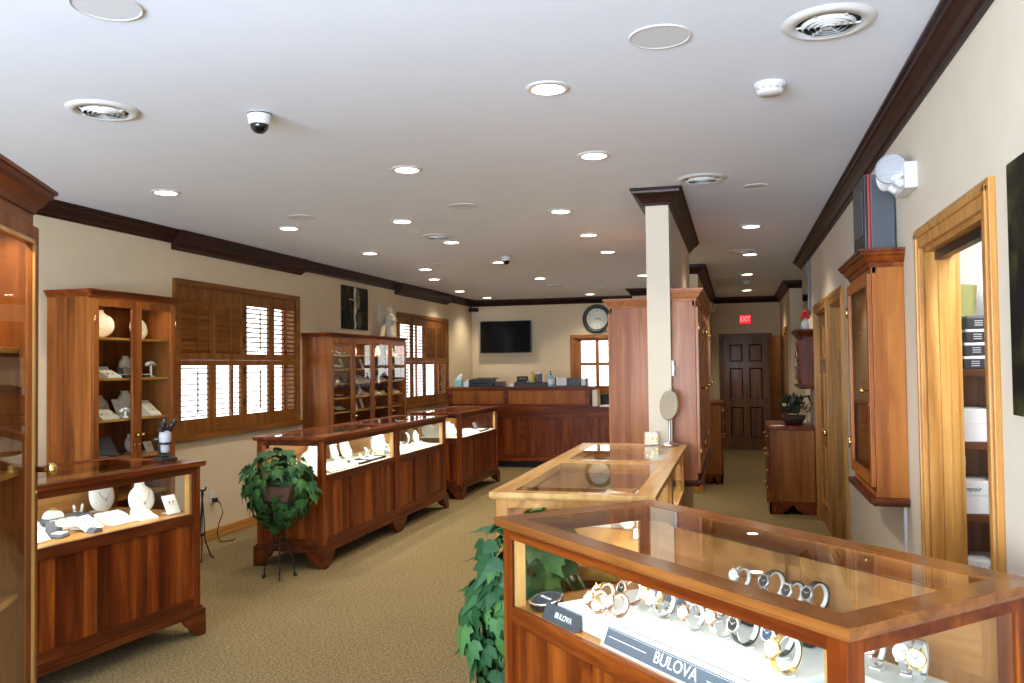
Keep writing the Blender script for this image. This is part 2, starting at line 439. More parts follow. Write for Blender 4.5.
def door_slab(root, w, h, loc, rz, mat, mmat, knob_x, hinge_x=None):
    mb, mo = six_panel(w, h)
    bmesh.ops.transform(mo.bm, matrix=M_XZ, verts=mo.bm.verts)
    s = mb.build('slab', mat, root); s.location = loc; s.rotation_euler = (0, 0, rz); s['kind'] = 'structure'
    m = mo.build('panel_moulding', mmat, s); m['kind'] = 'structure'
    k = MB(); k.lathe([(.028,0),(.028,.006),(.010,.01),(.010,.03),(.026,.04),(.028,.055),(.018,.066),(0,.068)], 16, Matrix.Translation((knob_x, 0, .95)) @ Matrix.Rotation(R(90), 4, 'X'))
    k.build('door_knob', BRASS, s)['kind'] = 'structure'
    if hinge_x is not None:
        hb = MB()
        for z in (.2, 1.02, h-.2): hb.box(hinge_x-.015, hinge_x+.015, -.006, 0, z-.05, z+.05)
        hb.build('hinges', BRASS, s)['kind'] = 'structure'
    return s
def door_root(i, label):
    o = bpy.data.objects.new('door_%d' % i, None); COL.objects.link(o); o['kind'] = 'structure'; o['label'] = label; return o
d = door_root(1, 'closed oak door in the wall, just beyond the open oak doorway frame')
c = MB(); casing(c, D1[0], D1[1], D1[2]); jamb(c, D1[0], D1[1], D1[2], XR, XR+T); c.build('casing', oak('z'), d)['kind'] = 'structure'
door_slab(d, D1[1]-D1[0]-.04, 2.06, (XR+.02, D1[1]-.02, .005), R(-90), wood('oak_door', (.17,.075,.025), (.27,.125,.045), (.36,.18,.07), 'z'), oak('z'), .92)
d = door_root(2, 'oak doorway standing open between the closed oak door and the wall showcase')
c = MB(); casing(c, D2[0], D2[1], D2[2]); jamb(c, D2[0], D2[1], D2[2], XR, XR+T); c.build('casing', oak('z'), d)['kind'] = 'structure'
door_slab(d, .82, 2.06, (XR+.14, D2[1]-.03, .005), R(-40), oak('z'), oak('x'), .76, .01)
MB().box(XR+T+.9, XR+T+1.0, 5.2, 10.6, 0, H).build('back_room_wall', WALL2, d)['kind'] = 'structure'
d = door_root(3, 'open oak closet doorway with white boxes on its shelves')
c = MB(); casing(c, D0[0], D0[1], D0[2]); jamb(c, D0[0], D0[1], D0[2], XR, XR+T)
for a in (D0[0]-.085, D0[1]): c.box(XR+T, XR+T+.022, a, a+.085, 0, 2.175)
c.build('casing', oak('z'), d)['kind'] = 'structure'
MB().box(XR+.04, XR+.075, D0[0]+.018, D0[1]-.018, 2.035, 2.072).build('door_track', plain('dark_bronze', (.03,.02,.015), .4, .8), d)['kind'] = 'structure'
sl = MB(); sl.box(1.095, 1.135, 3.42, 4.20, .01, 2.03); sl.build('slab', dark_door('z'), d)['kind'] = 'structure'
d = door_root(4, 'dark six-panel door under the red exit sign at the end of the hall')
c = MB()
for a in (-.30, .585): c.box(a, a+.07, YH-.022, YH, 0, 2.15, .004)
c.box(-.23, .585, YH-.022, YH, 2.07, 2.15, .004); c.build('casing', dark_door('z'), d)['kind'] = 'structure'
door_slab(d, .81, 2.06, (-.2275, YH-.03, .008), 0, dark_door('z'), wood('door_moulding', (.02,.008,.004), (.035,.014,.006), (.05,.02,.01), 'z'), .74)
d = door_root(5, 'dark panelled door standing ajar in the hall beside the exit door')
c = MB(); casing(c, 14.05, 14.95, 2.09, x=.80); jamb(c, 14.05, 14.95, 2.09, .80, .94); c.build('casing', oak('z'), d)['kind'] = 'structure'
door_slab(d, .84, 2.06, (.765, 14.93, .008), R(100), dark_door('z'), dark_door('x'), .77, .01)

# ------------------------------------------------------------------ ceiling fittings
CAN = emit('lamp_lens', (1.,.93,.78), 14.)
def downlight(x, y, label, group, lit=True, master=[None]):
    if master[0] is None:
        o = thing('downlight', label, 'ceiling light', (x, y, H), 0, group)
        MB().lathe([(.071,-.001),(.073,-.010),(.096,-.006),(.100,-.001)], 40, cap=False).build('trim_ring', WPL, o)
        MB().lathe([(.074,-.008),(.060,-.003),(0,-.002)], 40, cap=False).build('lens', CAN, o)
        master[0] = o
    else: o = dup(master[0], label, (x, y, H), group=group)
    l = bpy.data.lights.new('downlight_lamp', 'SPOT'); l.energy = 56; l.color = (1.,.88,.70); l.spot_size = R(125); l.spot_blend = .75; l.shadow_soft_size = .06
    lo = bpy.data.objects.new('downlight_lamp', l); COL.objects.link(lo); lo.location = (x, y, H-.03)
    return o
rows = [
 ('island row of recessed downlights', 'recessed downlight over the islands, %s from the watch counter', [(-.785,3.62),(-.785,4.87)]),
 ('aisle downlights beside the column', 'recessed downlight in the line between column and aisle, %s from the watch counter', [(-1.33,6.56),(-1.325,7.84),(-1.33,9.09),(-1.22,11.66)]),
 ('aisle downlights', 'recessed downlight over the aisle carpet, %s from the dome camera', [(-1.96,4.86),(-2.70,6.58),(-2.70,7.85),(-2.69,9.56),(-2.65,11.52),(-2.43,14.44)]),
 ('downlights above the window wall', 'recessed downlight along the shuttered wall, %s from the air vent', [(-3.80,4.98),(-3.77,6.59),(-3.79,8.32),(-3.76,9.92),(-4.08,11.10),(-4.34,13.02),(-4.30,14.44)]),
 ('hall downlights', 'recessed downlight in the hall ceiling, %s from the column', [(.155,7.84),(.175,9.86),(.175,12.06),(.20,14.71)])]
for g, lab, pts in rows:
    for i, (x, y) in enumerate(pts): downlight(x, y, lab % ORD[i], g)
def flat_disc(name, x, y, label, cat, r, group, mat, grille):
    o = thing(name, label, cat, (x, y, H), 0, group)
    MB().lathe([(r*.90,-.001),(r*.92,-.006),(r*.98,-.006),(r,-.001)], 40, cap=False).build('rim', WPL, o)
    MB().lathe([(r*.915,-.004),(0,-.004)], 40, cap=False).build('grille', grille, o)
    return o
GR = plain('speaker_grille', (.66,.67,.70), .7, noise=.12, nscale=400)
for x, y, lab in ((-2.035,2.36,'round ceiling speaker nearest the tall corner cabinet'), (-.253,3.17,'round ceiling speaker between the big air vent and the bright near downlight'), (-3.40,6.15,'flat round speaker beyond the air vent and the first wall downlights'), (-2.0,6.12,'flat round speaker near the middle of the ceiling, between two downlight rows'), (-3.39,9.5,'small faint round speaker far down the shuttered wall'), (-1.97,13.24,'faint round speaker in front of the wall clock')):
    flat_disc('ceiling_speaker', x, y, lab, 'speaker', .118, 'round ceiling speakers', WPL, GR)
flat_disc('blank_cover', .159, 6.07, 'small white round ceiling cover beside the column', 'ceiling cover', .085, None, WPL, WPL)
def vent(x, y, label):
    o = thing('air_vent', label, 'air vent', (x, y, H), 0, 'round air vents')
    MB().lathe([(.112,-.002),(.118,-.016),(.15,-.012),(.165,-.001)], 48, cap=False).build('rim', WPL, o)
    MB().lathe([(.115,-.001),(0,-.001)], 40, cap=False).build('duct', plain('duct_dark', (.008,.008,.009), .9), o)
    m = MB()
    for r in (.095, .074, .053, .032): m.lathe([(r-.009,-.022),(r,-.010),(r,-.008),(r-.009,-.020)], 40, cap=False)
    m.lathe([(.014,-.024),(0,-.024)], 20, cap=False)
    for a in (0, 60, 120): m.box(-.11, .11, -.003, .003, -.016, -.010, M=Matrix.Rotation(R(a), 4, 'Z'))
    m.build('louvre_rings', WPL, o)
for x, y, lab in ((-2.87,3.31,'round white air vent beside the dome camera, near the tall cabinet'), (.347,3.21,'large round white air vent near the crown moulding above the doorway'), (-.195,5.70,'round air vent right beside the column top'), (-2.70,7.45,'small round air vent in the middle of the aisle ceiling'), (.109,9.57,'round air vent in the hall ceiling'), (-2.66,12.6,'dark round air vent in front of the back counter')): vent(x, y, lab)
def dome_camera(x, y, label):
    o = thing('dome_camera', label, 'security camera', (x, y, H), 0, 'dome security cameras')
    MB().lathe([(.058,0),(.058,-.012),(.052,-.05),(.047,-.055),(.040,-.055)], 32, cap=False).build('housing', WPL, o)
    MB().lathe([(.0575,-.001),(.0595,-.005),(.0575,-.010)], 32, cap=False).build('base_ring', BLKP, o)
    MB().lathe([(.044*math.cos(t*PI/16), -.055-.044*math.sin(t*PI/16)) for t in range(9)], 28, cap=False).build('dome', glass('smoked_glass', (.35,.35,.36)), o)
    MB().sphere((0,0,-.062), .030).build('lens', BLKP, o)
dome_camera(-2.205, 3.58, 'dome security camera alone on the near ceiling beside the big air vent')
dome_camera(-2.473, 9.06, 'small dome security camera beside a far aisle downlight')
def smoke(x, y, label):
    o = thing('smoke_detector', label, 'smoke detector', (x, y, H), 0, 'smoke detectors')
    MB().lathe([(.068,0),(.068,-.012),(.060,-.016)], 36, cap=False).build('base', WPL, o)
    MB().lathe([(.060,-.016),(.056,-.040),(.050,-.046),(0,-.048)], 36, cap=False).build('body', WPL, o)
    m = MB()
    for a in range(0, 360, 30): m.box(.054, .060, -.010, .010, -.032, -.022, M=Matrix.Rotation(R(a), 4, 'Z'))
    m.build('slots', plain('slot_grey', (.4,.4,.38), .6), o)
smoke(.169, 3.86, 'white smoke detector between the big air vent and the column')
smoke(.184, 13.09, 'small smoke detector far down the hall ceiling')

# ------------------------------------------------------------------ casework
def bracket_foot(mb, x, y, sx, sy, l=.17, h=.125, t=.025):
    """ogee bracket foot at a corner, wings running along local x and y"""
    pr = [(0,0),(l*.32,0),(l*.40,h*.14),(l*.62,h*.24),(l*.74,h*.50),(l*.88,h*.62),(l,h*.86),(l,h),(0,h)]
    mb.prism([(x+sx*a, b) for a, b in pr], y, y+sy*t, 'y')
    mb.prism([(y+sy*max(a, t), b) for a, b in pr], x, x+sx*t, 'x')
def counter_case(name, label, L, D, loc, rz, panels=3, top_tone=None, group='glass-topped jewellery counters', light=True, power=14, lap=(1,1), deck=None, rail_m=None, post_m=None):
    """glazed counter: local X along the length, front towards -Y, origin on the floor at the centre"""
    o = thing(name, label, 'display counter', loc, rz, group)
    hx, hy = L/2, D/2
    vert = cherry('z', .085); rail = rail_m or cherry_d('x'); dv = post_m or cherry('z')
    tt = top_tone or cherry
    Z = dict(foot=.125, base=.175, panel=.70, sill=.735, gl=.975, rail=1.012, top=1.045)
    for i, (sx, sy) in enumerate(((-1,-1),(1,-1),(-1,1),(1,1))):
        m = MB(); bracket_foot(m, sx*(hx+.022*lap[(sx+1)//2]), sy*(hy+.022), -sx, -sy); m.build('foot', cherry_d('x'), o)
    m = MB(); k0, k1 = .022*lap[0], .022*lap[1]; m.box(-hx-k0, hx+k1, -hy-.022, hy+.022, .125, .16, .004); m.box(-hx-k0*.5, hx+k1*.5, -hy-.008, hy+.008, .16, .175, .004); m.build('base_moulding', cherry_d('x'), o)
    # four corner posts
    p = .055
    for sx in (-1, 1):
        for sy in (-1, 1):
            m = MB(); m.box(min(sx*hx, sx*(hx-p)), max(sx*hx, sx*(hx-p)), min(sy*hy, sy*(hy-p)), max(sy*hy, sy*(hy-p)), .175, 1.012, .003); m.build('corner_post', dv, o)
    # lower panelled box
    m = MB(); fr = MB()
    m.box(-hx+p, hx-p, -hy+.014, -hy+.03, .175, .70); m.box(-hx+p, hx-p, hy-.03, hy-.014, .175, .70)
    m.box(-hx+.014, -hx+.03, -hy+p, hy-p, .175, .70); m.box(hx-.03, hx-.014, -hy+p, hy-p, .175, .70)
    m.build('lower_panels', vert, o)
    fr.box(-hx+p, hx-p, -hy, -hy+.02, .175, .225, .002); fr.box(-hx+p, hx-p, -hy, -hy+.02, .675, .735, .002)
    for sx in (-1, 1):
        a, b = sorted((sx*hx, sx*(hx-.02)))
        fr.box(a, b, -hy+p, hy-p, .175, .225, .002); fr.box(a, b, -hy+p, hy-p, .675, .735, .002)
        fr.box(a, b, -hy+p, hy-p, .975, 1.012, .002)
    fr.box(-hx+p, hx-p, hy-.02, hy, .675, .735, .002)
    fr.box(-hx+p, hx-p, -hy, -hy+.02, .975, 1.012, .002); fr.box(-hx+p, hx-p, hy-.02, hy, .975, 1.012, .002)
    if panels > 1:
        w = (L-2*p)/panels
        for k in range(1, panels): fr.box(-hx+p+w*k-.022, -hx+p+w*k+.022, -hy+.004, -hy+.02, .225, .675, .002)
    fr.build('rails', rail, o)
    # deck
    m = MB(); m.box(-hx+.02, hx-.02, -hy+.02, hy-.02, .715, .735); m.build('display_deck', deck or oak('x'), o)
    # glazing
    m = MB(); m.box(-hx+p, hx-p, -hy+.008, -hy+.014, .735, .975); m.build('front_glass', GLASS, o)
    for sx in (-1, 1):
        a, b = sorted((sx*(hx-.008), sx*(hx-.014))); m = MB(); m.box(a, b, -hy+p, hy-p, .735, .975); m.build('end_glass', GLASS, o)
    # top
    w = .066; e = .024
    m = MB()
    prof = [(0,0),(0,-.020),(-.005,-.030),(-.016,-.033),(-(w+e),-.033),(-(w+e),-.003),(-.010,0)]
    X0, X1, Y = -hx-(e if lap[0] else -.001), hx+(e if lap[1] else -.001), hy+e
    m.sweep([(X0,-Y,1.045),(X0,Y,1.045),(X1,Y,1.045),(X1,-Y,1.045)], [(-a, b) for a, b in prof], closed=True)
    m.build('top_frame', tt('x'), o)
    m = MB(); m.box(X0+w+e, X1-w-e, -Y+w+e, Y-w-e, 1.034, 1.041); m.build('top_glass', GLASS, o)
    # sliding back doors
    for sx in (-1, 1):
        a, b = sorted((0, sx*(hx-p))); m = MB(); yy = hy-.034+sx*.006
        m.box(a, b, yy-.006, yy+.004, .735, .975); db = m.build('back_door', wood('honey', (.24,.095,.024), (.36,.16,.045), (.47,.235,.075), 'x'), o)
        m = MB(); m.box(a, a+.05, yy-.009, yy-.006, .735, .975); m.box(b-.05, b, yy-.009, yy-.006, .735, .975)
        m.box(a, b, yy-.009, yy-.006, .735, .775); m.box(a, b, yy-.009, yy-.006, .94, .975); m.build('back_door_frame', wood('honey', (.24,.095,.024), (.36,.16,.045), (.47,.235,.075), 'z'), db)
        m = MB(); m.box(sx*.14-.045, sx*.14+.045, yy-.014, yy-.009, .745, .772, .002); m.build('brass_pull', BRASS, db)
    # inner pilasters that glow beside the tube
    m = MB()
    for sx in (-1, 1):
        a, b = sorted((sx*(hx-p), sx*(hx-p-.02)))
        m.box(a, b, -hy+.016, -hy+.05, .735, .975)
    m.build('pale_edge_strip', pale('z'), o)
    if light:
        m = MB(); m.cyl((-hx+p+.03, -hy+.040, .980), (hx-p-.03, -hy+.040, .980), .008, n=10); tl = m.build('light_tube', emit('tube_glow', (1.,.95,.82), 6.), o)
        m = MB(); m.box(-hx+p+.02, hx-p-.02, -hy+.020, -hy+.060, .990, .994); m.build('reflector', STEEL, tl)
        l = bpy.data.lights.new('counter_lamp', 'AREA'); l.shape = 'RECTANGLE'; l.size = L-.3; l.size_y = .02; l.energy = power; l.color = (1.,.96,.88); l.spread = R(170)
        lo = bpy.data.objects.new('counter_lamp', l); COL.objects.link(lo); lo.parent = o
        lo.location = (0, -hy+.056, .966); lo.rotation_euler = (R(28), 0, 0)
    return o
C1TH = R(83); c1 = (-3.637, 3.566)
case1 = counter_case('jewelry_counter', 'cherry jewellery counter beside the tall corner cabinet, with one broad plank front', 1.9, .72, (*c1, 0), C1TH, panels=1, power=4.2)
case2 = counter_case('jewelry_counter', 'cherry jewellery counter with the ivy plant standing at its end', 1.53, .60, (-3.505, 6.885, 0), R(90), power=7, lap=(1,0), deck=plain('deck_cloth', (.62,.58,.48), .7, noise=.03, nscale=90))
case3 = counter_case('jewelry_counter', 'cherry jewellery counter joined end to end behind the ivy counter', 1.40, .60, (-3.505, 8.352, 0), R(90), power=8, lap=(0,1), deck=plain('deck_cloth', (.62,.58,.48), .7, noise=.03, nscale=90))
case4 = counter_case('jewelry_counter', 'cherry jewellery counter standing before the reception desk', 1.62, .62, (-3.53, 10.45, 0), R(90), power=8, deck=plain('deck_cloth', (.62,.58,.48), .7, noise=.03, nscale=90))
isl1 = counter_case('island_counter', 'glass island counter with pale frame next to the watch counter', 1.24, .68, (-.70, 4.21, 0), R(90), top_tone=pale, group='island counters', power=7, lap=(1,0), post_m=oak('z'), rail_m=oak('x'))
isl2 = counter_case('island_counter', 'glass island counter against the column, carrying the vanity mirror', 1.08, .68, (-.70, 5.372, 0), R(90), top_tone=pale, group='island counters', power=5, lap=(0,1), post_m=oak('z'), rail_m=oak('x'))
fth = R(-45.4); fc = (-.067, 2.686)
front = counter_case('watch_counter', 'large glass counter full of wristwatches set at an angle to the room', 1.50, .685, (*fc, 0), fth, top_tone=lambda a: wood('cherry_top', (.12,.034,.006), (.205,.068,.013), (.30,.115,.027), a, rough=.25, coat=.3), group='watch counter', power=3.0, rail_m=cherry('x'))
front.pop('group', None) if hasattr(front, 'pop') else None
# drawer fronts on the hall side of the islands
for o_, n_ in ((isl1, 3), (isl2, 3)):
    L_ = 1.24 if o_ is isl1 else 1.08
    for k in range(n_):
        a = -L_/2+.06+k*(L_-.12)/n_; b = a+(L_-.12)/n_-.015
        m = MB(); m.box(a, b, .352, .368, .50, .69, .003); dr = m.build('drawer', cherry_d('x'), o_)
        m = MB(); m.box(a, b, .352, .368, .20, .485, .003); dd = m.build('cupboard_door', cherry_d('z'), o_)
        for q, z in ((dr, .60), (dd, .42)):
            m = MB(); m.lathe([(.006,0),(.006,.018),(.014,.022),(.015,.032),(0,.036)], 14, Matrix.Translation(((a+b)/2, .368, z)) @ Matrix.Rotation(R(-90), 4, 'X')); m.build('knob', BRASS, q)

CROWN = [(0,0),(.006,0),(.010,.018),(.022,.028),(.036,.052),(.046,.058),(.050,.072),(.058,.074),(.058,.086),(0,.086)]
def cabinet(name, label, W, D, Ht, loc, rz, doors, shelves, z0=0., mat=None, hung=False, group=None, light=0., cat='display cabinet', stile=.055, inset=.045, base=.11, glassmat=None, crown=1., zs=None, lit_edge=False, knob_s=1., knob_z=.5):
    """glazed cabinet: local X width, front to -Y, back on y=D/2, origin floor centre"""
    o = thing(name, label, cat, loc, rz, group)
    w, d = W/2, D/2; cm = mat or cherry
    CRW = [(a*crown, b*crown) for a, b in CROWN]
    zt = Ht-.086*crown
    t = .02
    m = MB()
    m.box(-w, -w+t, -d, d, z0, zt, .002); m.build('side_panel', cm('z', .11), o)
    m = MB(); m.box(w-t, w, -d, d, z0, zt, .002); m.build('side_panel', cm('z', .11), o)
    m = MB(); m.box(-w+t, w-t, d-.012, d, z0, zt); m.build('back_panel', cm('z', .10), o)
    m = MB(); m.box(-w+t, w-t, -d, d, zt-.02, zt); m.box(-w, w, -d-.004, -d+.02, zt-inset, zt, .002); m.build('top_panel', cm('x'), o)
    m = MB(); m.box(-w+t, w-t, -d, d, z0, z0+(.02 if hung else base)); m.build('bottom_panel', cm('x'), o)
    m = MB(); m.sweep([(-w, d, zt), (-w, -d-.004, zt), (w, -d-.004, zt), (w, d, zt)], CRW); m.box(-w+.002, w-.002, -d, d-.001, zt+.002, zt+.084*crown); m.build('crown', (cherry_d if mat is None else (mat if 'pink' in mat('x').name else cherry))('x'), o)
    m = MB()
    if hung: m.box(-w-.03, w+.03, -d-.035, d, z0-.028, z0, .006); m.box(-w-.012, w+.012, -d-.016, d, z0-.042, z0-.028, .004)
    else: m.box(-w-.014, w+.014, -d-.016, d, 0, base-.01, .004)
    m.build('base_moulding', cherry_d('x'), o)
    zi0 = z0+(.05 if hung else base); zi1 = zt-inset
    for z in (zs or [zi0+(zi1-zi0)*k/shelves for k in range(1, shelves)]):
        m = MB(); m.box(-w+t, w-t, -d+.03, d-.012, z-.018, z, .002); m.build('shelf', oak('x') if not hung else cm('x'), o)
    dw = (W-.004)/doors
    for k in range(doors):
        a = -w+.002+k*dw+.0015; b = a+dw-.003; y0, y1 = -d-.022, -d-.001
        m = MB(); m.box(a, a+stile, y0, y1, zi0, zi1, .003); m.box(b-stile, b, y0, y1, zi0, zi1, .003)
        m.box(a+stile, b-stile, y0+.001, y1, zi1-stile, zi1); m.box(a+stile, b-stile, y0+.001, y1, zi0, zi0+stile)
        f = m.build('door', cm('z'), o)
        m = MB(); m.box(a+stile-.004, b-stile+.004, -d-.014, -d-.009, zi0+stile-.004, zi1-stile+.004); m.build('glass_pane', glassmat or GLASS, f)
        kx = b-stile*.5 if (k % 2 == 0) else a+stile*.5
        if doors == 1: kx = b-stile*.5
        kz = zi0+(zi1-zi0)*knob_z
        m = MB(); m.lathe([(a_*knob_s, b_*knob_s) for a_, b_ in ((.006,0),(.006,.020),(.013,.026),(.014,.036),(.008,.042),(0,.043))], 16, Matrix.Translation((kx, y0, kz)) @ Matrix.Rotation(R(90), 4, 'X')); m.lathe([(.008,0),(.008,.004),(0,.004)], 12, Matrix.Translation((kx, y0, kz-.075)) @ Matrix.Rotation(R(90), 4, 'X')); m.build('knob', BRASS, f)
        hx = a+.004 if k % 2 == 0 else b-.004
        for z in (zi0+.15, zi1-.15): m = MB(); m.cyl((hx, y0-.004, z-.03), (hx, y0-.004, z+.03), .006, n=10); m.build('hinge', BRASS, f)
        if lit_edge:  # pale wood strip paints the lit inner bevel of the stile
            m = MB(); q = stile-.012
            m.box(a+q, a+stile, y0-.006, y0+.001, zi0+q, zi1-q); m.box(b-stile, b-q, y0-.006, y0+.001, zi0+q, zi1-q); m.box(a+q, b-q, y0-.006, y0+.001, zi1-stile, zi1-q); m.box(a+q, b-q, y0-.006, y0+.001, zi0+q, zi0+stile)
            m.build('pale_edge_strip', pale('z'), f)
    if light:
        l = bpy.data.lights.new('cabinet_lamp', 'AREA'); l.shape = 'RECTANGLE'; l.size = W-.15; l.size_y = .03; l.energy = light; l.color = (1.,.86,.62); l.spread = R(160)
        lo = bpy.data.objects.new('cabinet_lamp', l); COL.objects.link(lo); lo.parent = o; lo.location = (0, -d+.03, zi1-.02); lo.rotation_euler = (R(10), 0, 0)
    o['zi0'] = zi0; o['zi1'] = zi1
    return o
def shelf_z(o, k, n): return o['zi0']+(o['zi1']-o['zi0'])*k/n+.001
ZA = [.35, .65, .945, 1.24, 1.545, 1.845]
ZB = [.50, .72, .90, 1.084, 1.25, 1.42, 1.588, 1.755]
cabA = cabinet('display_cabinet', 'two-door cherry display cabinet between the window and the tall corner cabinet', 0.90, .38, 2.185, (-4.608, 5.43, 0), R(90), 2, 6, mat=(lambda a, b=0.: wood('corner_cherry', (.10,.025,.004), (.20,.056,.009), (.31,.10,.020), a, boards=b)), light=2.2, crown=.6, inset=.016, stile=.05, zs=ZA)
cabB = cabinet('display_cabinet', 'wide four-door cherry display cabinet between the two shuttered windows', 2.24, .35, 2.005, (-4.623, 9.785, 0), R(90), 4, 6, mat=(lambda a, b=0.: wood('corner_cherry', (.10,.025,.004), (.20,.056,.009), (.31,.10,.020), a, boards=b)), light=6.5, crown=.55, inset=.016, stile=.05, zs=ZB)
cabN = cabinet('corner_cabinet', 'tall cherry corner cabinet with a glass door and brass knob, before the plank-fronted counter', .95, .42, 2.20, (0,0,0), R(118), 1, 5, light=7., lit_edge=True, knob_z=.60, knob_s=1.5, mat=lambda a, b=0.: wood('corner_cherry', (.10,.025,.004), (.20,.056,.009), (.31,.10,.020), a, boards=b), stile=.06)
_u = Vector((math.cos(R(118)), math.sin(R(118)), 0)); _n = Vector((math.sin(R(118)), -math.cos(R(118)), 0))
cabN.location = Vector((-2.20, 2.255, 0)) - _u*.485 - _n*.232
wallcab = cabinet('wall_showcase', 'cherry wall showcase with glass door hung beside the open closet doorway', .78, .145, 2.15, (XR-.0735, 4.83, 0), R(-90), 1, 4, z0=.935, mat=(lambda a, b=0.: wood('bright_cherry', (.18,.048,.006), (.31,.090,.012), (.42,.15,.026), a, boards=b)), hung=True, inset=.03, knob_z=.45)
smallcab = cabinet('wall_showcase', 'small wall showcase hung above the chest of drawers in the hall', .62, .13, 1.95, (XR-.066, 9.68, 0), R(-90), 1, 1, z0=1.36, hung=True, inset=.03, glassmat=plain('mirror', (.85,.85,.85), .03, 1.))
for i, (ya, lab) in enumerate(((6.35, 'wall-hung cherry cabinet on the column wall, touching the light switch'), (7.19, 'middle one of the wall-hung cherry cabinets on the column wall'), (8.02, 'farthest wall-hung cherry cabinet on the column wall, next to the hall'))):
    cabinet('hung_cabinet', lab, .72 if i == 0 else .70, .165, 2.13, (-.44+.0835, ya+.06, 0), R(90), 2, 3, z0=.78, hung=True, group='hung cabinets on the column wall', inset=.04, mat=(lambda a, b=0.: wood('pink_cherry', (.30,.105,.040), (.42,.165,.068), (.53,.235,.105), a, boards=b)))
tower = cabinet('tower_cabinet', 'tall pinkish cherry cabinet behind the column, in front of the small window', .95, .53, 2.21, (-.868, 8.30, 0), R(-90), 2, 5, mat=(lambda a, b=0.: wood('pink_cherry', (.30,.105,.040), (.42,.165,.068), (.53,.235,.105), a, boards=b)))

# chests of drawers in the hall
def chest(label, W, D, Ht, loc, rz, rows):
    o = thing('chest_of_drawers', label, 'chest of drawers', loc, rz, 'hall chests of drawers')
    w, d = W/2, D/2
    m = MB(); m.box(-w, w, -d, d, .12, Ht-.03, .003); m.build('body', wood('chest_cherry', (.15,.042,.004), (.26,.082,.009), (.36,.135,.020), 'z', boards=.12), o)
    m = MB(); m.box(-w-.02, w+.02, -d-.025, d, Ht-.03, Ht, .006); m.build('top', cherry('x'), o)
    m = MB(); m.box(-w-.014, w+.014, -d-.014, d, .115, .135, .004)
    pr = [(0,0),(.34,0),(.36,.03),(.42,.04),(.46,.085),(.5,.10),(.54,.085),(.58,.04),(.64,.03),(.66,0),(1,0),(1,.115),(0,.115)]
    S = [(q, z) for q, z in pr]
    for sx in (-1, 1):
        a, b = sorted((sx*(w+.014), sx*(w-.008)))
        pts = [(-d-.014+(2*d+.014)*(.28+(q-.34)*1.37 if .34 <= q <= .66 else q), z) for q, z in S]
        m.prism(pts, a, b, 'x')
    m.prism([(-w-.014+(2*w+.028)*(.22+(q-.34)*1.75 if .34 <= q <= .66 else q), z) for q, z in S], -d-.014, -d+.008, 'y')
    m.build('bracket_base', cherry('x'), o)
    hh = (Ht-.03-.15)/rows
    for k in range(rows):
        z = .15+k*hh
        m = MB(); m.box(-w+.02, w-.02, -d-.016, -d, z+.008, z+hh-.008, .004); f = m.build('drawer', cherry('x'), o)
        for x in (-w*.5, w*.5):
            m = MB(); m.tube([(x-.04, -d-.016, z+hh*.55), (x-.036, -d-.042, z+hh*.5), (x, -d-.046, z+hh*.46), (x+.036, -d-.042, z+hh*.5), (x+.04, -d-.016, z+hh*.55)], .006)
            m.box(x-.055, x+.055, -d-.019, -d-.016, z+hh*.40, z+hh*.68, .001); m.build('pull', BRASS, f)
    return o
chestR = chest('cherry chest of drawers carrying the flower basket in the hall', 1.05, .45, .92, (XR-.243, 9.86, 0), R(-90), 4)
chestL = chest('cherry chest of drawers standing against the hall wall opposite the flower basket', .95, .215, 1.08, (-.44+.125, 11.98, 0), R(90), 5)

# reception desk
o = thing('reception_desk', 'long cherry reception desk with raised back tier below the television', 'desk', (-3.2, 13.0, 0))
m = MB(); m.box(-1.36, 1.36, -.15, .35, .10, .925); m.build('desk_body', cherry('z'), o)
m = MB(); m.box(-1.36, 1.36, -.165, -.15, .10, .20); m.box(-1.36, 1.36, -.165, -.15, .78, .925)
for x in (-1.36, -.10, 1.28): m.box(x, x+.08, -.165, -.15, .20, .78)
m.build('front_frame', cherry('x'), o)
m = MB(); m.box(-1.38, 1.40, -.18, .40, .925, .955, .006); m.build('desk_top', cherry('x'), o)
m = MB(); m.box(-1.34, 1.34, -.09, .35, 0, .10); m.build('toe_kick', plain('toe_kick_black', (.008,.008,.008), .7), o)
m = MB(); m.box(-1.36, .98, .02, .42, .955, 1.235); m.build('upper_tier', wood('bright_cherry', (.18,.048,.006), (.31,.090,.012), (.42,.15,.026), 'z'), o)
m = MB(); m.box(-1.36, .98, .008, .02, .955, .99); m.box(-1.36, .98, .008, .02, 1.205, 1.235)
for x in (-1.36, -.42, .90): m.box(x, x+.08, .008, .02, .99, 1.205)
m.build('upper_frame', cherry('x'), o)
m = MB(); m.box(-1.40, 1.02, -.02, .46, 1.235, 1.262, .006); m.build('upper_top', cherry('x'), o)

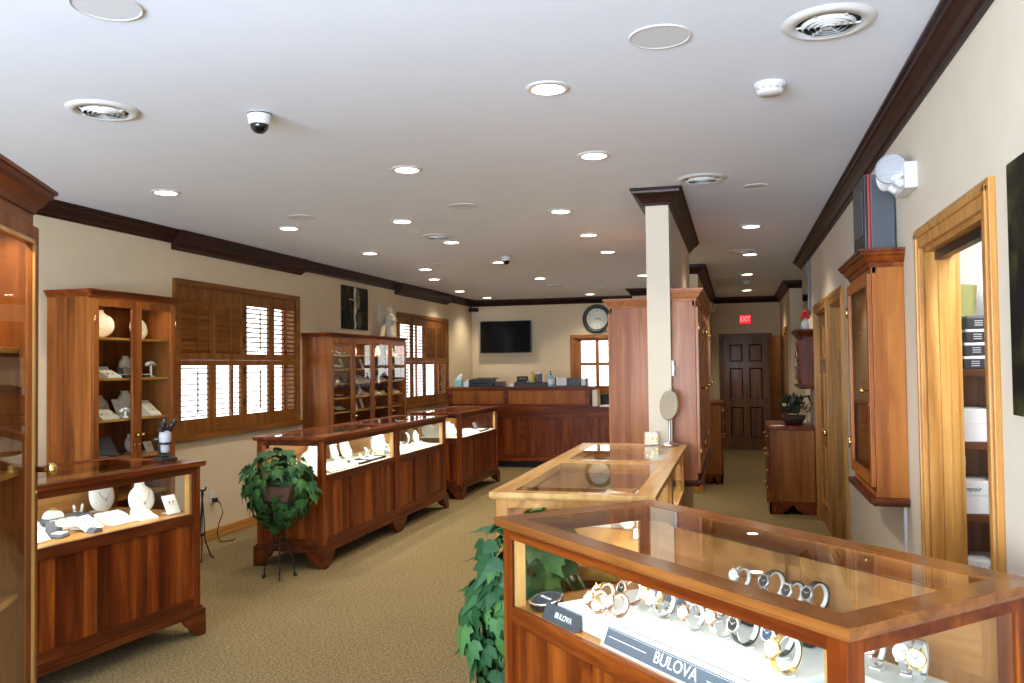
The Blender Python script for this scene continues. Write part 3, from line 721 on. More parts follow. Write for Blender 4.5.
# ------------------------------------------------------------------ displays
def jewel_ring(r=.009, M=None, mb=None):
    mb = mb or MB()
    mb.tube([(r*math.cos(a*PI/6), 0, r*math.sin(a*PI/6)) for a in range(12)], .0016, 6, True)
    return mb
def necklace_pts(h, w, lean, front=.0):
    pts = []
    for i in range(-7, 8):
        t = i/7.; x = t*w*.30; z = h*(.86-.50*(1-t*t)**.7)
        pts.append((x, z))
    return pts
BR = [(.00,.16,.07),(.04,.40,.12),(.10,.62,.16),(.20,.84,.20),(.32,.97,.23),(.44,1.0,.24),(.56,.98,.24),(.66,.91,.23),(.75,.78,.22),(.82,.58,.22),(.87,.43,.22),(.91,.365,.22),(.95,.345,.215),(1.0,.35,.215)]
def bust_mb(h, w, lean=.30):
    rows = []
    def y_at(t, d, a): return lean*h*(t-.0)*.5 - d*w*.5*math.cos(a) + .06
    for t, wf, d in BR:
        r = []
        for i in range(13):
            a = -PI/2+PI*i/12
            r.append((wf*w/2*math.sin(a), lean*h*t*.6 - d*w*.42*math.cos(a)+.04, h*t))
        for i in range(11, 0, -1):
            a = -PI/2+PI*i/12
            r.append((wf*w/2*math.sin(a)*.94, lean*h*t*.6 - d*w*.26*math.cos(a)+.052, h*t))
        rows.append(r)
    m = MB(); m.loft(rows)
    m.box(-.02, .02, .03, .03+lean*h*.6+.06, 0, .006)
    m.box(-.015, .015, .03+lean*h*.55, .045+lean*h*.6, 0, h*.55)
    return m
def d_bust(o, h=.18, mat=None, jewel=None):
    w = h*1.08
    bust_mb(h, w).build('bust', mat or WHITE, o)
    m = MB(); pts = []
    for i in range(13):
        s = -1+2*i/12.; t = .80-.42*(1-abs(s)**2.2)
        wf, dd = .5, .33
        for (a, b) in zip(BR, BR[1:]):
            if a[0] <= t <= b[0]:
                q = (t-a[0])/(b[0]-a[0]); wf = a[1]+(b[1]-a[1])*q; dd = a[2]+(b[2]-a[2])*q
        x = s*.30*w; sn = max(-1, min(1, x/(wf*w/2+1e-6))); c = math.sqrt(max(0, 1-sn*sn))
        pts.append((x, .30*h*t*.6-dd*w*.42*c+.04-.002, h*t))
    m.tube(pts, .0014, 6); p = pts[6]; m.sphere((p[0], p[1]-.003, p[2]-.008), .006, (1,.5,1.2))
    m.build('necklace', jewel or SILVER, o)
def d_card(o, w=.075, h=.09, mat=None, tilt=25, jewel=None, pair=True):
    M = Matrix.Rotation(R(-tilt), 4, 'X')
    m = MB(); m.box(-w/2, w/2, 0, .008, 0, h, .002, M=M); m.box(-w*.3, w*.3, .004, .004+h*math.sin(R(tilt))+.02, 0, .004); m.build('card', mat or WHITE, o)
    m = MB()
    for x in ((-.014, .014) if pair else (0,)):
        c = M @ Vector((x, -.003, h*.62)); m.sphere(c, .0045, (1,.6,1.5)); c = M @ Vector((x, -.003, h*.50)); m.sphere(c, .003)
    m.build('earrings' if pair else 'pendant', jewel or GOLD, o)
def d_pad(o, w=.14, d=.11, h0=.012, h1=.045, mat=None, n=6, jewel=None, part='rings'):
    m = MB(); m.prism([(-d/2, 0), (d/2, 0), (d/2, h1), (-d/2, h0)], -w/2, w/2, 'x'); m.build('pad', mat or WHITE, o)
    m = MB(); c = max(1, (n+1)//2)
    for k in range(n):
        i, j = k % c, k//c
        x = -w/2+w*(i+.5)/c; y = -d/2+d*(j+.5)/2; z = h0+(h1-h0)*(y+d/2)/d
        jewel_ring(.008, mb=m) if False else m.tube([(x+.008*math.cos(a*PI/6), y, z+.004+.008*math.sin(a*PI/6)) for a in range(12)], .0016, 6, True)
        m.sphere((x, y, z+.013), .003)
    m.build(part, jewel or GOLD, o)
def d_tray(o, w=.20, d=.13, n=8, mat=None, rim=None, tilt=0):
    M = Matrix.Rotation(R(tilt), 4, 'X')
    m = MB(); m.box(-w/2, w/2, -d/2, d/2, 0, .008, .001, M=M)
    for a in (-w/2, w/2-.008): m.box(a, a+.008, -d/2, d/2, .008, .022, .001, M=M)
    for a in (-d/2, d/2-.008): m.box(-w/2, w/2, a, a+.008, .008, .022, .001, M=M)
    m.build('tray', rim or BLACK, o)
    m = MB(); m.box(-w/2+.009, w/2-.009, -d/2+.009, d/2-.009, .008, .015, .002, M=M); m.build('liner', mat or WHITE, o)
    m = MB(); c = (n+1)//2
    for k in range(n):
        i, j = k % c, k//c; x = -w/2+.02+(w-.04)*(i+.5)/c; y = -d/2+d*(.3+.4*j)
        q = M @ Vector((x, y, .018)); m.sphere(q, .0045, (1,1,.7))
    m.build('earrings', SILVER, o)
def d_ring(o, r=.034, mat=None):
    """half-moon ring block with two slots"""
    m = MB(); m.prism([(r*math.cos(t*PI/14), r*.85*math.sin(t*PI/14)) for t in range(15)], -.028, .028, 'y'); m.build('ring_block', mat or WHITE, o)
    m = MB()
    for x in (-.012, .012): m.tube([(x+.009*math.cos(a*PI/6), 0, r*.82+.006*1+.009*math.sin(a*PI/6)) for a in range(12)], .0017, 6, True); m.sphere((x, 0, r*.82+.016), .0035)
    m.build('rings', GOLD, o)
def d_tbar(o, h=.10, mat=None):
    m = MB(); m.lathe([(.030,0),(.030,.008),(.010,.012),(.009,h*.85)], 20); m.tube([(-.055,0,h-.012),(-.03,0,h),(0,0,h+.004),(.03,0,h),(.055,0,h-.012)], .014, 12); m.build('t_bar', mat or WHITE, o)
    m = MB()
    for x in (-.03, .03): m.tube([(x, .017*math.cos(a*PI/8), h-.005+.019*math.sin(a*PI/8)) for a in range(16)], .0022, 6, True)
    m.build('bracelets', SILVER, o)
def d_cuff(o, h=.075, mat=None):
    """curled bracelet ramp"""
    n = 14; rows = []
    for i in range(n+1):
        t = i/n; a = -1.2+t*3.9
        r = h*.48; y = -r*math.sin(a)*.9; z = h*.5-r*math.cos(a)
        ro = r+.007; yo = -ro*math.sin(a)*.9; zo = h*.5-ro*math.cos(a)
        rows.append([(-.017, y, z+.008), (.017, y, z+.008), (.017, yo, zo+.008), (-.017, yo, zo+.008)])
    m = MB(); m.loft(rows, smooth=False); m.box(-.02, .02, -.025, .025, 0, .012, .002); m.build('cuff', mat or WHITE, o)
    m = MB(); r = h*.48+.010
    m.tube([(0, -r*math.sin(-.6+k*.18)*.9, h*.5-r*math.cos(-.6+k*.18)+.008) for k in range(14)], .003, 6); m.build('bracelet', GOLD, o)
def d_finger(o, h=.06, mat=None):
    m = MB(); m.box(-.03, .03, -.02, .02, 0, .012, .003)
    for x in (-.016, .016): m.lathe([(.009,.012),(.0085,h*.7),(.007,h*.9),(0,h)], 14, Matrix.Translation((x,0,0)) @ Matrix.Rotation(R(x*800), 4, 'Y'))
    m.build('ring_fingers', mat or WHITE, o)
    m = MB()
    for x in (-.016, .016): m.tube([(x+math.sin(R(x*800))*h*.6+.010*math.cos(a*PI/6), .010*math.sin(a*PI/6), h*.6) for a in range(12)], .0018, 6, True)
    m.build('rings', GOLD, o)
def d_box(o, w=.06, h=.035, mat=None):
    m = MB(); m.box(-w/2, w/2, -w/2, w/2, 0, h*.6, .004); m.build('box_base', mat or BLACK, o)
    m = MB(); m.box(-w/2, w/2, 0, .012, 0, w*.8, .004, M=Matrix.Translation((0, w/2-.006, h*.6)) @ Matrix.Rotation(R(-12), 4, 'X')); m.build('box_lid', mat or BLACK, o)
    m = MB(); m.box(-w*.4, w*.4, -w*.4, w*.35, h*.6-.004, h*.6+.004, .002); m.build('insert', WHITE, o)
KIND = dict(bust=('necklace_bust','bust',d_bust), card=('earring_card','jewellery card',d_card), pad=('ring_pad','ring pad',d_pad), tray=('jewelry_tray','jewellery tray',d_tray),
            ring=('ring_block','ring display',d_ring), tbar=('bracelet_stand','bracelet stand',d_tbar), cuff=('bracelet_cuff','bracelet stand',d_cuff), finger=('ring_finger_stand','ring display',d_finger), box=('ring_box','ring box',d_box))
def put(kind, host, u, v, z, label, rot=0., group=None, **kw):
    """stand a display piece inside a counter or cabinet, at the host's own u (along) and v (depth)"""
    nm, cat, fn = KIND[kind]
    th = host.rotation_euler[2]; c = host.location
    x = c.x+u*math.cos(th)-v*math.sin(th); y = c.y+u*math.sin(th)+v*math.cos(th)
    o = thing(nm, label, cat, (x, y, z), th+R(rot), group)
    fn(o, **kw)
    zm = min(v.co.z for ch in o.children for v in ch.data.vertices)
    o.location.z = z-zm+.0004
    return o
DZ = .736
W2m = WHITE
g = 'displays in the near jewellery counter'
N1 = 'in the near counter'
put('bust', case1, .10, .16, DZ, 'white necklace bust half hidden by the cabinet post '+N1, 8, g, h=.17)
put('ring', case1, .36, .16, DZ+.035, 'white half-moon ring block on the grey riser '+N1, 0, g, r=.05)
put('finger', case1, .595, .24, DZ, 'white twin-finger ring stand behind the risers '+N1, 0, g, h=.075)
put('bust', case1, .765, .17, DZ, 'large white necklace bib leaning behind the pads '+N1, 12, g, h=.215)
put('bust', case1, .79, -.11, DZ, 'white necklace bust nearest the lit end '+N1, 0, g, h=.185)
put('card', case1, .835, -.27, DZ, 'white earring card standing by the lit glass end '+N1, 0, g, w=.10, h=.12)
put('pad', case1, .50, -.16, DZ, 'wide white ring pad between bib and bust '+N1, 0, g, w=.17, d=.14, h1=.06)
put('pad', case1, .650, -.22, DZ, 'small white ring pad in front of the bust '+N1, -8, g, w=.10, d=.12, h1=.055)
put('card', case1, .31, -.22, DZ, 'white pendant card with a green stone, lying tilted '+N1, 10, g, w=.14, h=.12, tilt=58, pair=False, jewel=plain('emerald', (.05,.35,.12), .1))
put('box', case1, .10, -.20, DZ, 'dark grey cushion box at the front '+N1, 20, g, w=.075, mat=GREY)
put('card', case1, -.02, -.24, DZ, 'tall white card leaning at the front '+N1, 12, g, w=.10, h=.13, tilt=40)
put('card', case1, -.17, -.25, DZ, 'white card cut off by the corner cabinet post '+N1, 12, g, w=.08, h=.14, tilt=20)
put('tray', case1, .08, .0, DZ, 'long grey-rimmed tray of white pads '+N1, 0, g, w=.30, d=.14, rim=GREY)
put('pad', case1, .325, .0, DZ, 'low white ring pad on the grey tray end '+N1, 0, g, w=.16, d=.09)
put('tray', case1, .62, .03, DZ, 'black tray tucked behind the wide ring pad '+N1, 0, g, w=.16, d=.10, rim=GREY, mat=GREY)
put('ring', case1, .26, -.27, DZ, 'small silver ring block by the front glass '+N1, 0, g, r=.03, mat=GREY)
tag(MB().box(-.17, .17, -.06, .06, 0, .033, .003).build('display_riser', GREY), 'grey display riser under the half-moon ring block', 'riser')
ri = bpy.data.objects['display_riser']; ri.location = Matrix.Translation((*c1, DZ)) @ Matrix.Rotation(C1TH, 4, 'Z') @ Vector((.40, .16, 0)); ri.rotation_euler = (0, 0, C1TH)
# counter with the ivy
g = 'displays in the ivy counter'; N2 = 'in the counter with the ivy plant'
for k, u, v, lab, rot, kw in (
 ('bust', -.60, .20, 'tall white necklace bust at the ivy end', -70, dict(h=.17)), ('bust', -.47, -.08, 'white bust facing the corner post', -50, dict(h=.19)),
 ('bust', -.28, .0, 'round white bust just past the corner post', 10, dict(h=.20)), ('cuff', -.10, -.02, 'white curled bracelet ramp beside the round bust', 0, dict(h=.165)),
 ('bust', .04, .17, 'white bust leaning against the back doors', 15, dict(h=.21)), ('cuff', .10, -.08, 'white curled bracelet ramp in the middle', 0, dict(h=.15)),
 ('bust', .34, .16, 'tall white bust third from the lit post', 15, dict(h=.22)), ('bust', .52, .12, 'cream bust close to the lit post', 5, dict(h=.22)),
 ('pad', -.44, -.30, 'white ring pad lying near the ivy corner', 0, dict(w=.26, d=.11, h1=.06)), ('pad', -.19, -.25, 'white ring pad along the front glass', 0, dict(w=.20, d=.16, h1=.05)),
 ('tray', .12, -.26, 'dark-rimmed tray of earrings', 0, dict(w=.22, d=.15)), ('tray', .43, -.24, 'dark-rimmed long tray at the far front', 0, dict(w=.34, d=.16)),
 ('cuff', .32, -.20, 'small white bracelet ramp on the far tray', 0, dict(h=.085)), ('cuff', .48, -.20, 'small white bracelet ramp nearest the lit post', 0, dict(h=.085)),
 ('box', -.045, -.33, 'small tan ring box by the front glass', 0, dict(w=.05, mat=CREAM))):
    put(k, case2, u, v*.70, DZ+(.0235 if k == 'cuff' and v == -.20 else 0), lab+' '+N2, rot, g, **kw)
g = 'displays in the second ivy-side counter'; N3 = 'in the counter behind the ivy counter'
for k, u, v, lab, rot, kw in (
 ('bust', -.52, -.05, 'white bust at the near post', 0, dict(h=.19)), ('bust', -.28, .02, 'white bust with a square neck', 0, dict(h=.21)),
 ('cuff', -.06, .06, 'white curled ramp in the middle', 0, dict(h=.14)), ('cuff', .28, .06, 'white curled ramp by the dark box', 0, dict(h=.14)),
 ('box', .10, .0, 'black open ring box', 0, dict(w=.10)), ('pad', -.45, -.25, 'white ring pad near the post', 0, dict(w=.24, d=.16)),
 ('pad', -.12, -.25, 'white ring pad by the front glass', 0, dict(w=.28, d=.16)), ('pad', .25, -.25, 'white ring pad below the lit end', 0, dict(w=.26, d=.15)),
 ('bust', .50, -.10, 'short white bust at the lit end', 0, dict(h=.15)), ('tray', .35, .24, 'flat grey tray at the back', 0, dict(w=.5, d=.16, rim=GREY))):
    put(k, case3, u, v*.70, DZ, lab+' '+N3, rot, g, **kw)
g = 'displays in the desk-side counter'; N4 = 'in the counter before the desk'
for k, u, v, lab, rot, kw in (
 ('bust', -.68, .22, 'white bust in the back corner', -70, dict(h=.16)), ('bust', -.70, .0, 'white bust facing the end glass', -70, dict(h=.17)), ('bust', -.66, -.20, 'white bust by the corner post', -30, dict(h=.18)),
 ('pad', -.50, .14, 'white ring pad amid the busts', 0, dict(w=.13, d=.10)), ('ring', -.42, -.12, 'white ring block past the post', 0, dict(r=.06)),
 ('bust', -.25, -.10, 'white bust in the middle of the front', 0, dict(h=.13)), ('pad', -.35, -.28, 'white ring pad along the glass', 0, dict(w=.30, d=.14)),
 ('pad', .02, -.24, 'white flat pad in the middle', 0, dict(w=.26, d=.16)), ('tray', .36, -.26, 'brown tray at the far end', 0, dict(w=.40, d=.16, mat=CREAM)),
 ('card', .60, -.10, 'grey card near the bright tube', 0, dict(w=.14, h=.10, mat=GREY))):
    put(k, case4, u, v*.70, DZ, lab+' '+N4, rot, g, **kw)
g = 'displays in the islands'; N5 = 'under the island glass'
for k, hst, u, v, lab, kw in (
 ('tray', isl1, -.48, .13, 'tray of silver pieces behind the end glass', dict(w=.12, d=.24, mat=GREY)), ('box', isl1, .42, .20, 'white square box by the inner post', dict(w=.10, h=.07, mat=WHITE)),
 ('pad', isl1, .30, -.02, 'long white pad in the middle', dict(w=.12, d=.26, h1=.08)), ('cuff', isl1, .22, -.14, 'white hooked bracelet ramp', dict(h=.13)),
 ('finger', isl1, .12, -.20, 'white finger stand near the drawers', dict(h=.10)), ('bust', isl1, .40, -.22, 'small white bust in the corner', dict(h=.12)),
 ('ring', isl1, .02, -.22, 'white ring block at the drawer side', dict(r=.05)),
 ('pad', isl2, .0, .05, 'white pad in the column-side island', dict(w=.3, d=.16)), ('tray', isl2, .25, -.1, 'tray in the column-side island', dict(w=.25, d=.14))):
    put(k, hst, u, v, DZ, lab+(' '+N5 if 'island' not in lab else ''), 90 if k in ('bust',) else 0, g, **kw)

# two-door cabinet
g = 'displays in the two-door cabinet'; NA = 'of the two-door cabinet'
Zs = lambda k: ZA[k]+.001
for k, s, u, v, lab, rot, kw in (
 ('bust', 5, -.36, -.02, 'tall cream bust on the top shelf, hinge door', -40, dict(h=.21, mat=CREAM)), ('bust', 5, .20, -.02, 'cream bust leaning on the top shelf, window-side door', 0, dict(h=.19, mat=CREAM)),
 ('tray', 4, -.26, .08, 'open black case with white lining on the second shelf', 0, dict(w=.26, d=.10, tilt=60)), ('pad', 4, -.32, -.08, 'white ring pad on the second shelf', 0, dict(w=.14, d=.10, h1=.06, mat=CREAM)),
 ('box', 4, -.14, -.08, 'small black box on the second shelf', 0, dict(w=.07)), ('bust', 4, .13, .04, 'cream bust on the second shelf', 0, dict(h=.17, mat=CREAM)),
 ('box', 4, .12, -.06, 'black pouch box beside the second-shelf bust', 0, dict(w=.08)), ('tbar', 4, .38, -.04, 'white bracelet T-stand on the second shelf', 0, dict(h=.11)),
 ('bust', 3, -.20, .04, 'cream bust on the third shelf', 0, dict(h=.17, mat=CREAM)), ('pad', 3, -.36, -.06, 'broad white ring pad on the third shelf', 0, dict(w=.18, d=.13, h1=.09, mat=CREAM)),
 ('tbar', 3, -.16, -.10, 'white peg stand in front of the third-shelf bust', 0, dict(h=.06)), ('card', 3, -.07, .0, 'white card by the middle stile on the third shelf', 0, dict(w=.06, h=.15, mat=CREAM)),
 ('bust', 3, .10, .02, 'white bust behind the sloping pad on the third shelf', 0, dict(h=.20, mat=CREAM)), ('pad', 3, .18, -.08, 'white sloping ring pad on the third shelf, window-side door', 0, dict(w=.12, d=.13, h1=.12, mat=CREAM)),
 ('card', 3, .38, -.06, 'tiny white card on the third shelf', 0, dict(w=.04, h=.06)),
 ('tray', 2, -.22, .06, 'grey propped tray on the fourth shelf', 0, dict(w=.22, d=.16, tilt=60, mat=GREY, rim=GREY)), ('tray', 2, -.38, -.06, 'black and white ring tray on the fourth shelf', 0, dict(w=.2, d=.1)),
 ('bust', 2, .14, .0, 'silver-grey bust on the fourth shelf', 0, dict(h=.15, mat=plain('silver_cloth', (.45,.45,.46), .4))), ('card', 2, .26, -.04, 'white square card on the fourth shelf', 0, dict(w=.09, h=.09, mat=CREAM))):
    put(k, cabA, min(u*.88+.12, .388 if k == 'card' else .345), v-.02, Zs(s), lab+' '+NA, rot, g, **kw)
# four-door cabinet: two pieces behind each door on each shelf
g = 'displays in the four-door cabinet'
SH = ['lowest','fourth','third','second','top']
kinds = [
 [('tray',), ('card','card'), ('bust',), ('box',)],
 [('tray',), ('cuff','pad'), ('pad','ring'), ('pad',)],
 [('ring','box'), ('card','pad'), ('bust','pad'), ('bust',)],
 [('tray','card'), ('bust','card'), ('bust','cuff'), ('card',)],
 [('tray',), ('bust',), ('card','bust'), ('pad','card')]]
for s in range(5):
    for dd in range(4):
        ks = kinds[s][dd]
        for q, k in enumerate(ks):
            u = -1.12+.56*(dd+.5)+((-.13, .07)[q] if len(ks) == 2 else rnd.uniform(-.10, -.02))
            kw = {}
            if k == 'bust': kw = dict(h=.135, mat=WHITE)
            if k == 'tray': kw = dict(w=.28, d=.12, tilt=12 if s in (1,4) else 25, mat=CREAM if s != 4 else GREY)
            if k == 'card': kw = dict(w=.09 if q == 0 else .065, h=.13, mat=WHITE, tilt=20)
            if k == 'pad': kw = dict(w=.16 if len(ks) == 1 else .11, d=.12, h1=.08, mat=CREAM)
            if k == 'ring': kw = dict(r=.05)
            if k == 'cuff': kw = dict(h=.11)
            wordk = dict(bust='cream necklace bust', tray='tilted tray of earrings', card='cream jewellery card', pad='sloping ring pad', ring='half-moon ring block', cuff='white bracelet ramp', box='black ring box')[k]
            dup_word = ('nearer ' if q == 0 else 'farther ') if len(ks) == 2 and ks[0] == ks[1] else ''
            put(k, cabB, min(u+.24, 1.01 if k == 'pad' and len(ks) == 1 else 1.045), -.05, ZB[s+3]+.001, '%s%s on the %s shelf behind the %s door of the four-door cabinet' % (dup_word, wordk, SH[s], ORD[dd]), 0, g, **kw)

# ------------------------------------------------------------------ watches
def local_pt(host, u, v, z):
    th = host.rotation_euler[2]; c = host.location
    return (c.x+u*math.cos(th)-v*math.sin(th), c.y+u*math.sin(th)+v*math.cos(th), z)
def dial_mat(name, col): return plain('dial_'+name, col, .25, noise=.05, nscale=300)
DW = dial_mat('white', (.85,.84,.80)); DB = dial_mat('black', (.015,.016,.02)); DS = dial_mat('silver', (.6,.61,.63)); DN = dial_mat('navy', (.03,.05,.10))
def watch(u, v, z, label, band, case, dial, host=None, rr=.036, rot=0., size=1., wide=.018, hands=None, tilt=20):
    host = host or front
    p = local_pt(host, u, v, z); rz = host.rotation_euler[2]+R(rot)
    st = thing('watch_stand', 'white collar stand under the '+label, 'watch stand', p, rz, 'watch stands')
    cz = .012+rr*size; r = rr*size
    m = MB(); m.box(-.014, .014, -.012, .016, 0, .0055, .001)
    st_b = m.build('foot_block', plain('clear_acrylic', (.75,.78,.77), .12), st)
    m = MB(); rows = []
    for i in range(25):
        a = R(-60+i*285/24.)   # from front-bottom round the back
        rows.append([(x, (r-q)*math.cos(a)*-1*-1, cz+(r-q)*math.sin(a)) for x, q in ((-.006,.001),(.006,.001),(.006,.006),(-.006,.006))])
    m.loft(rows, smooth=False); m.build('collar', WHITE, st)
    o = thing('wristwatch', label, 'wristwatch', p, rz, 'wristwatches in the watch counter')
    m = MB(); rows = []; hw = wide/2*size
    for i in range(41):
        a = 2*PI*i/40; k = .0 if 'strap' in label else .0006*(i % 2)
        ww = hw*(.80+.20*abs(math.cos((a-R(180-tilt))/2)))
        rows.append([(x, r*1.03*math.cos(a)+(0 if s else .0025*math.cos(a)), cz+r*1.03*math.sin(a)+(0 if s else (.0025+k)*math.sin(a))) for x, s in ((-ww,1),(ww,1),(ww,0),(-ww,0))])
    m.loft(rows, cap=False, smooth=False); m.build('band', band, o)
    M = Matrix.Translation((0, 0, cz)) @ Matrix.Rotation(R(90-tilt), 4, 'X') @ Matrix.Translation((0, 0, r*1.06))
    cr = .0215*size
    m = MB(); m.lathe([(cr*.88,-.003),(cr,.0),(cr,.006),(cr*.97,.009),(cr*.84,.0095),(cr*.82,.0075)], 32, M, cap=False); m.lathe([(cr*.88,-.003),(0,-.003)], 32, M, cap=False)
    m.cyl(M @ Vector((cr, 0, .004)), M @ Vector((cr+.0035, 0, .004)), .0026, n=10)
    for sy in (-1, 1):
        for sx in (-1, 1): m.box(sx*.010*size-.003, sx*.010*size+.003, min(sy*cr*.75, sy*(cr+.002)), max(sy*cr*.75, sy*(cr+.002)), -.001, .005, .001, M=M)
    cs = m.build('case', case, o)
    m = MB(); m.lathe([(cr*.83,.0072),(0,.0072)], 32, M, cap=False); dl = m.build('dial', dial, o)
    m = MB()
    for k in range(12):
        a = R(30*k); m.box(-.0006, .0006, cr*.62, cr*.76, .0074, .0080, M=M @ Matrix.Rotation(a, 4, 'Z'))
    m.box(-.0009, .0009, -.003, cr*.48, .008, .0086, M=M @ Matrix.Rotation(R(-55), 4, 'Z')); m.box(-.0007, .0007, -.003, cr*.68, .0088, .0092, M=M @ Matrix.Rotation(R(60), 4, 'Z'))
    m.build('hands', hands or SILVER, dl)
    return o
# risers and signs
def prop(name, label, cat, mb, mat, host, u, v, z, rot=0., group=None):
    o = mb.build(name, mat); o.location = local_pt(host, u, v, z); o.rotation_euler = (0, 0, host.rotation_euler[2]+R(rot)); tag(o, label, cat, group); return o
PLW = plain('white_gloss_riser', (.70,.72,.70), .25)
g = 'white risers in the watch counter'
prop('display_riser', 'low white riser nearest the black disc in the watch counter', 'riser', MB().box(-.14, .14, -.20, .20, 0, .055, .003), PLW, front, -.335, -.085, DZ, group=g)
prop('display_riser', 'low white riser behind the long name plate in the watch counter', 'riser', MB().box(-.32, .32, -.20, .20, 0, .065, .003), PLW, front, .14, -.065, DZ, group=g)
prop('display_riser', 'low white stepped riser at the corner post of the watch counter', 'riser', MB().box(-.12, .12, -.14, .14, 0, .05, .003).box(-.12, .12, .005, .14, .05, .085, .003), PLW, front, .585, -.05, DZ, group=g)
prop('display_riser', 'white riser at the back of the watch counter by the brass pulls', 'riser', MB().box(-.22, .22, -.045, .06, 0, .10, .003), PLW, front, .05, .215, DZ, group=g)
# long name plate with its lettering
o = thing('name_plate', 'long grey BULOVA name plate leaning along the front glass', 'sign', local_pt(front, .14, -.281, DZ), fth)
m = MB(); m.prism([(-.035, 0), (0, 0), (0, .066), (-.006, .066)], -.325, .325, 'x'); m.build('plate', PLW, o)
Mt = Matrix.Translation((0, -.0215, .032)) @ Matrix.Rotation(math.atan2(.066, .029), 4, 'X')
m = MB(); m.box(-.31, .31, -.027, .027, 0, .0015, M=Mt); m.build('face', plain('slate_face', (.10,.12,.15), .4, noise=.04), o)
text_mb('BULOVA', .047, .0006, Mt @ Matrix.Translation((.01, 0, .0021))).build('lettering', plain('silver_letters', (.85,.86,.88), .4), o)
m = MB()
for a, b in ((-.295, -.115), (.135, .295)): m.box(a, b, -.001, .001, .0015, .0022, M=Mt)
for a in range(60): m.box(-.30+a*.01, -.295+a*.01, .022, .0235, .0015, .0022, M=Mt)
m.build('engraved_lines', plain('silver_letters', (.85,.86,.88), .4), o)
o = thing('name_plate', 'short grey BULOVA name plate beside the black disc', 'sign', local_pt(front, -.40, -.293, DZ), fth)
m = MB(); m.prism([(-.028, 0), (0, 0), (0, .05), (-.006, .05)], -.12, .08, 'x'); m.build('plate', plain('slate_dark', (.05,.06,.075), .5), o)
Mt2 = Matrix.Translation((-.02, -.0178, .025)) @ Matrix.Rotation(math.atan2(.05, .022), 4, 'X')
text_mb('BULOVA', .026, .0005, Mt2 @ Matrix.Translation((.02, 0, .0008))).build('lettering', plain('silver_letters', (.85,.86,.88), .4), o)
o = thing('name_disc', 'round black disc plaque with silver rim in the corner of the watch counter', 'sign', local_pt(front, -.595, -.255, DZ), fth)
M = Matrix.Translation((0, 0, .036)) @ Matrix.Rotation(R(12), 4, 'X')
m = MB(); m.lathe([(0,-.022),(.058,-.022),(.062,-.010),(.062,.0)], 40, M, cap=False); m.build('body', BLKP, o)
m = MB(); m.lathe([(.062,0),(.064,.003),(.060,.006),(.050,.0045)], 40, M, cap=False); m.build('rim', SILVER, o)
m = MB(); m.lathe([(.050,.0042),(0,.0042)], 40, M, cap=False); m.build('face', plain('disc_face', (.03,.035,.045), .6, spec=.2), o)
text_mb('BULOVA', .017, .0004, M @ Matrix.Translation((.0, .0, .005))).build('lettering', plain('silver_letters', (.85,.86,.88), .4), o)
o = prop('tent_card', 'dark upright card behind the gold watches in the watch counter', 'card', MB().prism([(-.03,0),(.03,0),(.004,.09),(-.004,.09)], -.05, .05, 'x'), GREY, front, -.26, .07, DZ+.0555)
o = prop('tent_card', 'dark upright card behind the leather strap watches', 'card', MB().prism([(-.015,0),(.015,0),(.004,.12),(-.004,.12)], -.14, .14, 'x'), GREY, front, .26, .1525, DZ)
for u, lab in ((.02, 'behind the white-dial leather watch'), (.13, 'between the two leather watches'), (.245, 'by the navy-dial leather watch')):
    prop('watch_pillow', 'small black velvet pillow '+lab, 'pillow', MB().box(-.03, .03, -.015, .015, 0, .035, .006), BLACK, front, u+.04, .06, DZ+.066, group='black pillows')
L1 = DZ+.056; L2 = DZ+.066
BR2 = plain('brown_leather', (.12,.05,.02), .5)
watch(-.285, -.25, L1, 'rose gold watch with white dial nearest the black disc', ROSE, ROSE, DW, rr=.034)
watch(-.30, -.10, L1, 'dark-dial rose gold watch standing tallest behind the first gold watch', ROSE, ROSE, DB, rr=.036, size=1.1)
watch(-.34, -.18, L1, 'small gold watch beside the first rose gold watch', GOLD, GOLD, DW, rr=.034)
watch(-.215, -.22, L2-.01, 'rose gold watch at the end of the long name plate', ROSE, ROSE, DW, rr=.034)
watch(-.17, -.06, L2, 'two-tone watch with white dial in the second row', SILVER, GOLD, DW, rr=.034)
watch(-.225, -.07, L1, 'gold watch high in the second row beside the dark card', GOLD, GOLD, DW, rr=.036)
watch(-.105, -.13, L2, 'steel watch with black bezel and silver chronograph dial', SILVER, SILVER, DS, rr=.042, size=1.08)
watch(-.07, -.01, L2, 'small steel watch half hidden under the top rail', SILVER, SILVER, DW, rr=.034)
watch(-.01, .0, L2, 'steel bangle watch in the middle back row', SILVER, SILVER, DS, rr=.034)
watch(.035, -.13, L2, 'rose-rimmed steel watch with white dial in the middle', SILVER, ROSE, DW, rr=.038)
watch(.12, -.10, L2, 'white-dial watch on a pale leather strap', plain('pale_strap', (.5,.48,.44), .5), ROSE, DW, rr=.040)
watch(.215, -.10, L2, 'black-dial watch on a black leather strap', LEATHER, SILVER, DB, rr=.042, size=1.05)
watch(.325, -.08, L2, 'navy-dial watch on a dark leather strap', plain('charcoal_strap', (.05,.055,.06), .5), SILVER, DN, rr=.042, size=1.08)
watch(.425, -.17, L2, 'gold bracelet watch beside the corner post', GOLD, GOLD, DW, rr=.043, size=1.1)
watch(.612, .045, DZ+.086, 'steel watch with white dial behind the end glass, upper one', SILVER, SILVER, DW, rr=.040, rot=22)
watch(.668, .02, DZ+.086, 'two-tone watch in front at the end glass', SILVER, GOLD, DW, rr=.042, size=1.08, rot=22)
watch(.545, .02, DZ+.086, 'rose gold watch just past the corner post', SILVER, ROSE, DW, rr=.038, rot=10)
watch(.575, -.12, DZ+.051, 'low steel watch at the foot of the corner post', SILVER, GOLD, DW, rr=.034, rot=10)
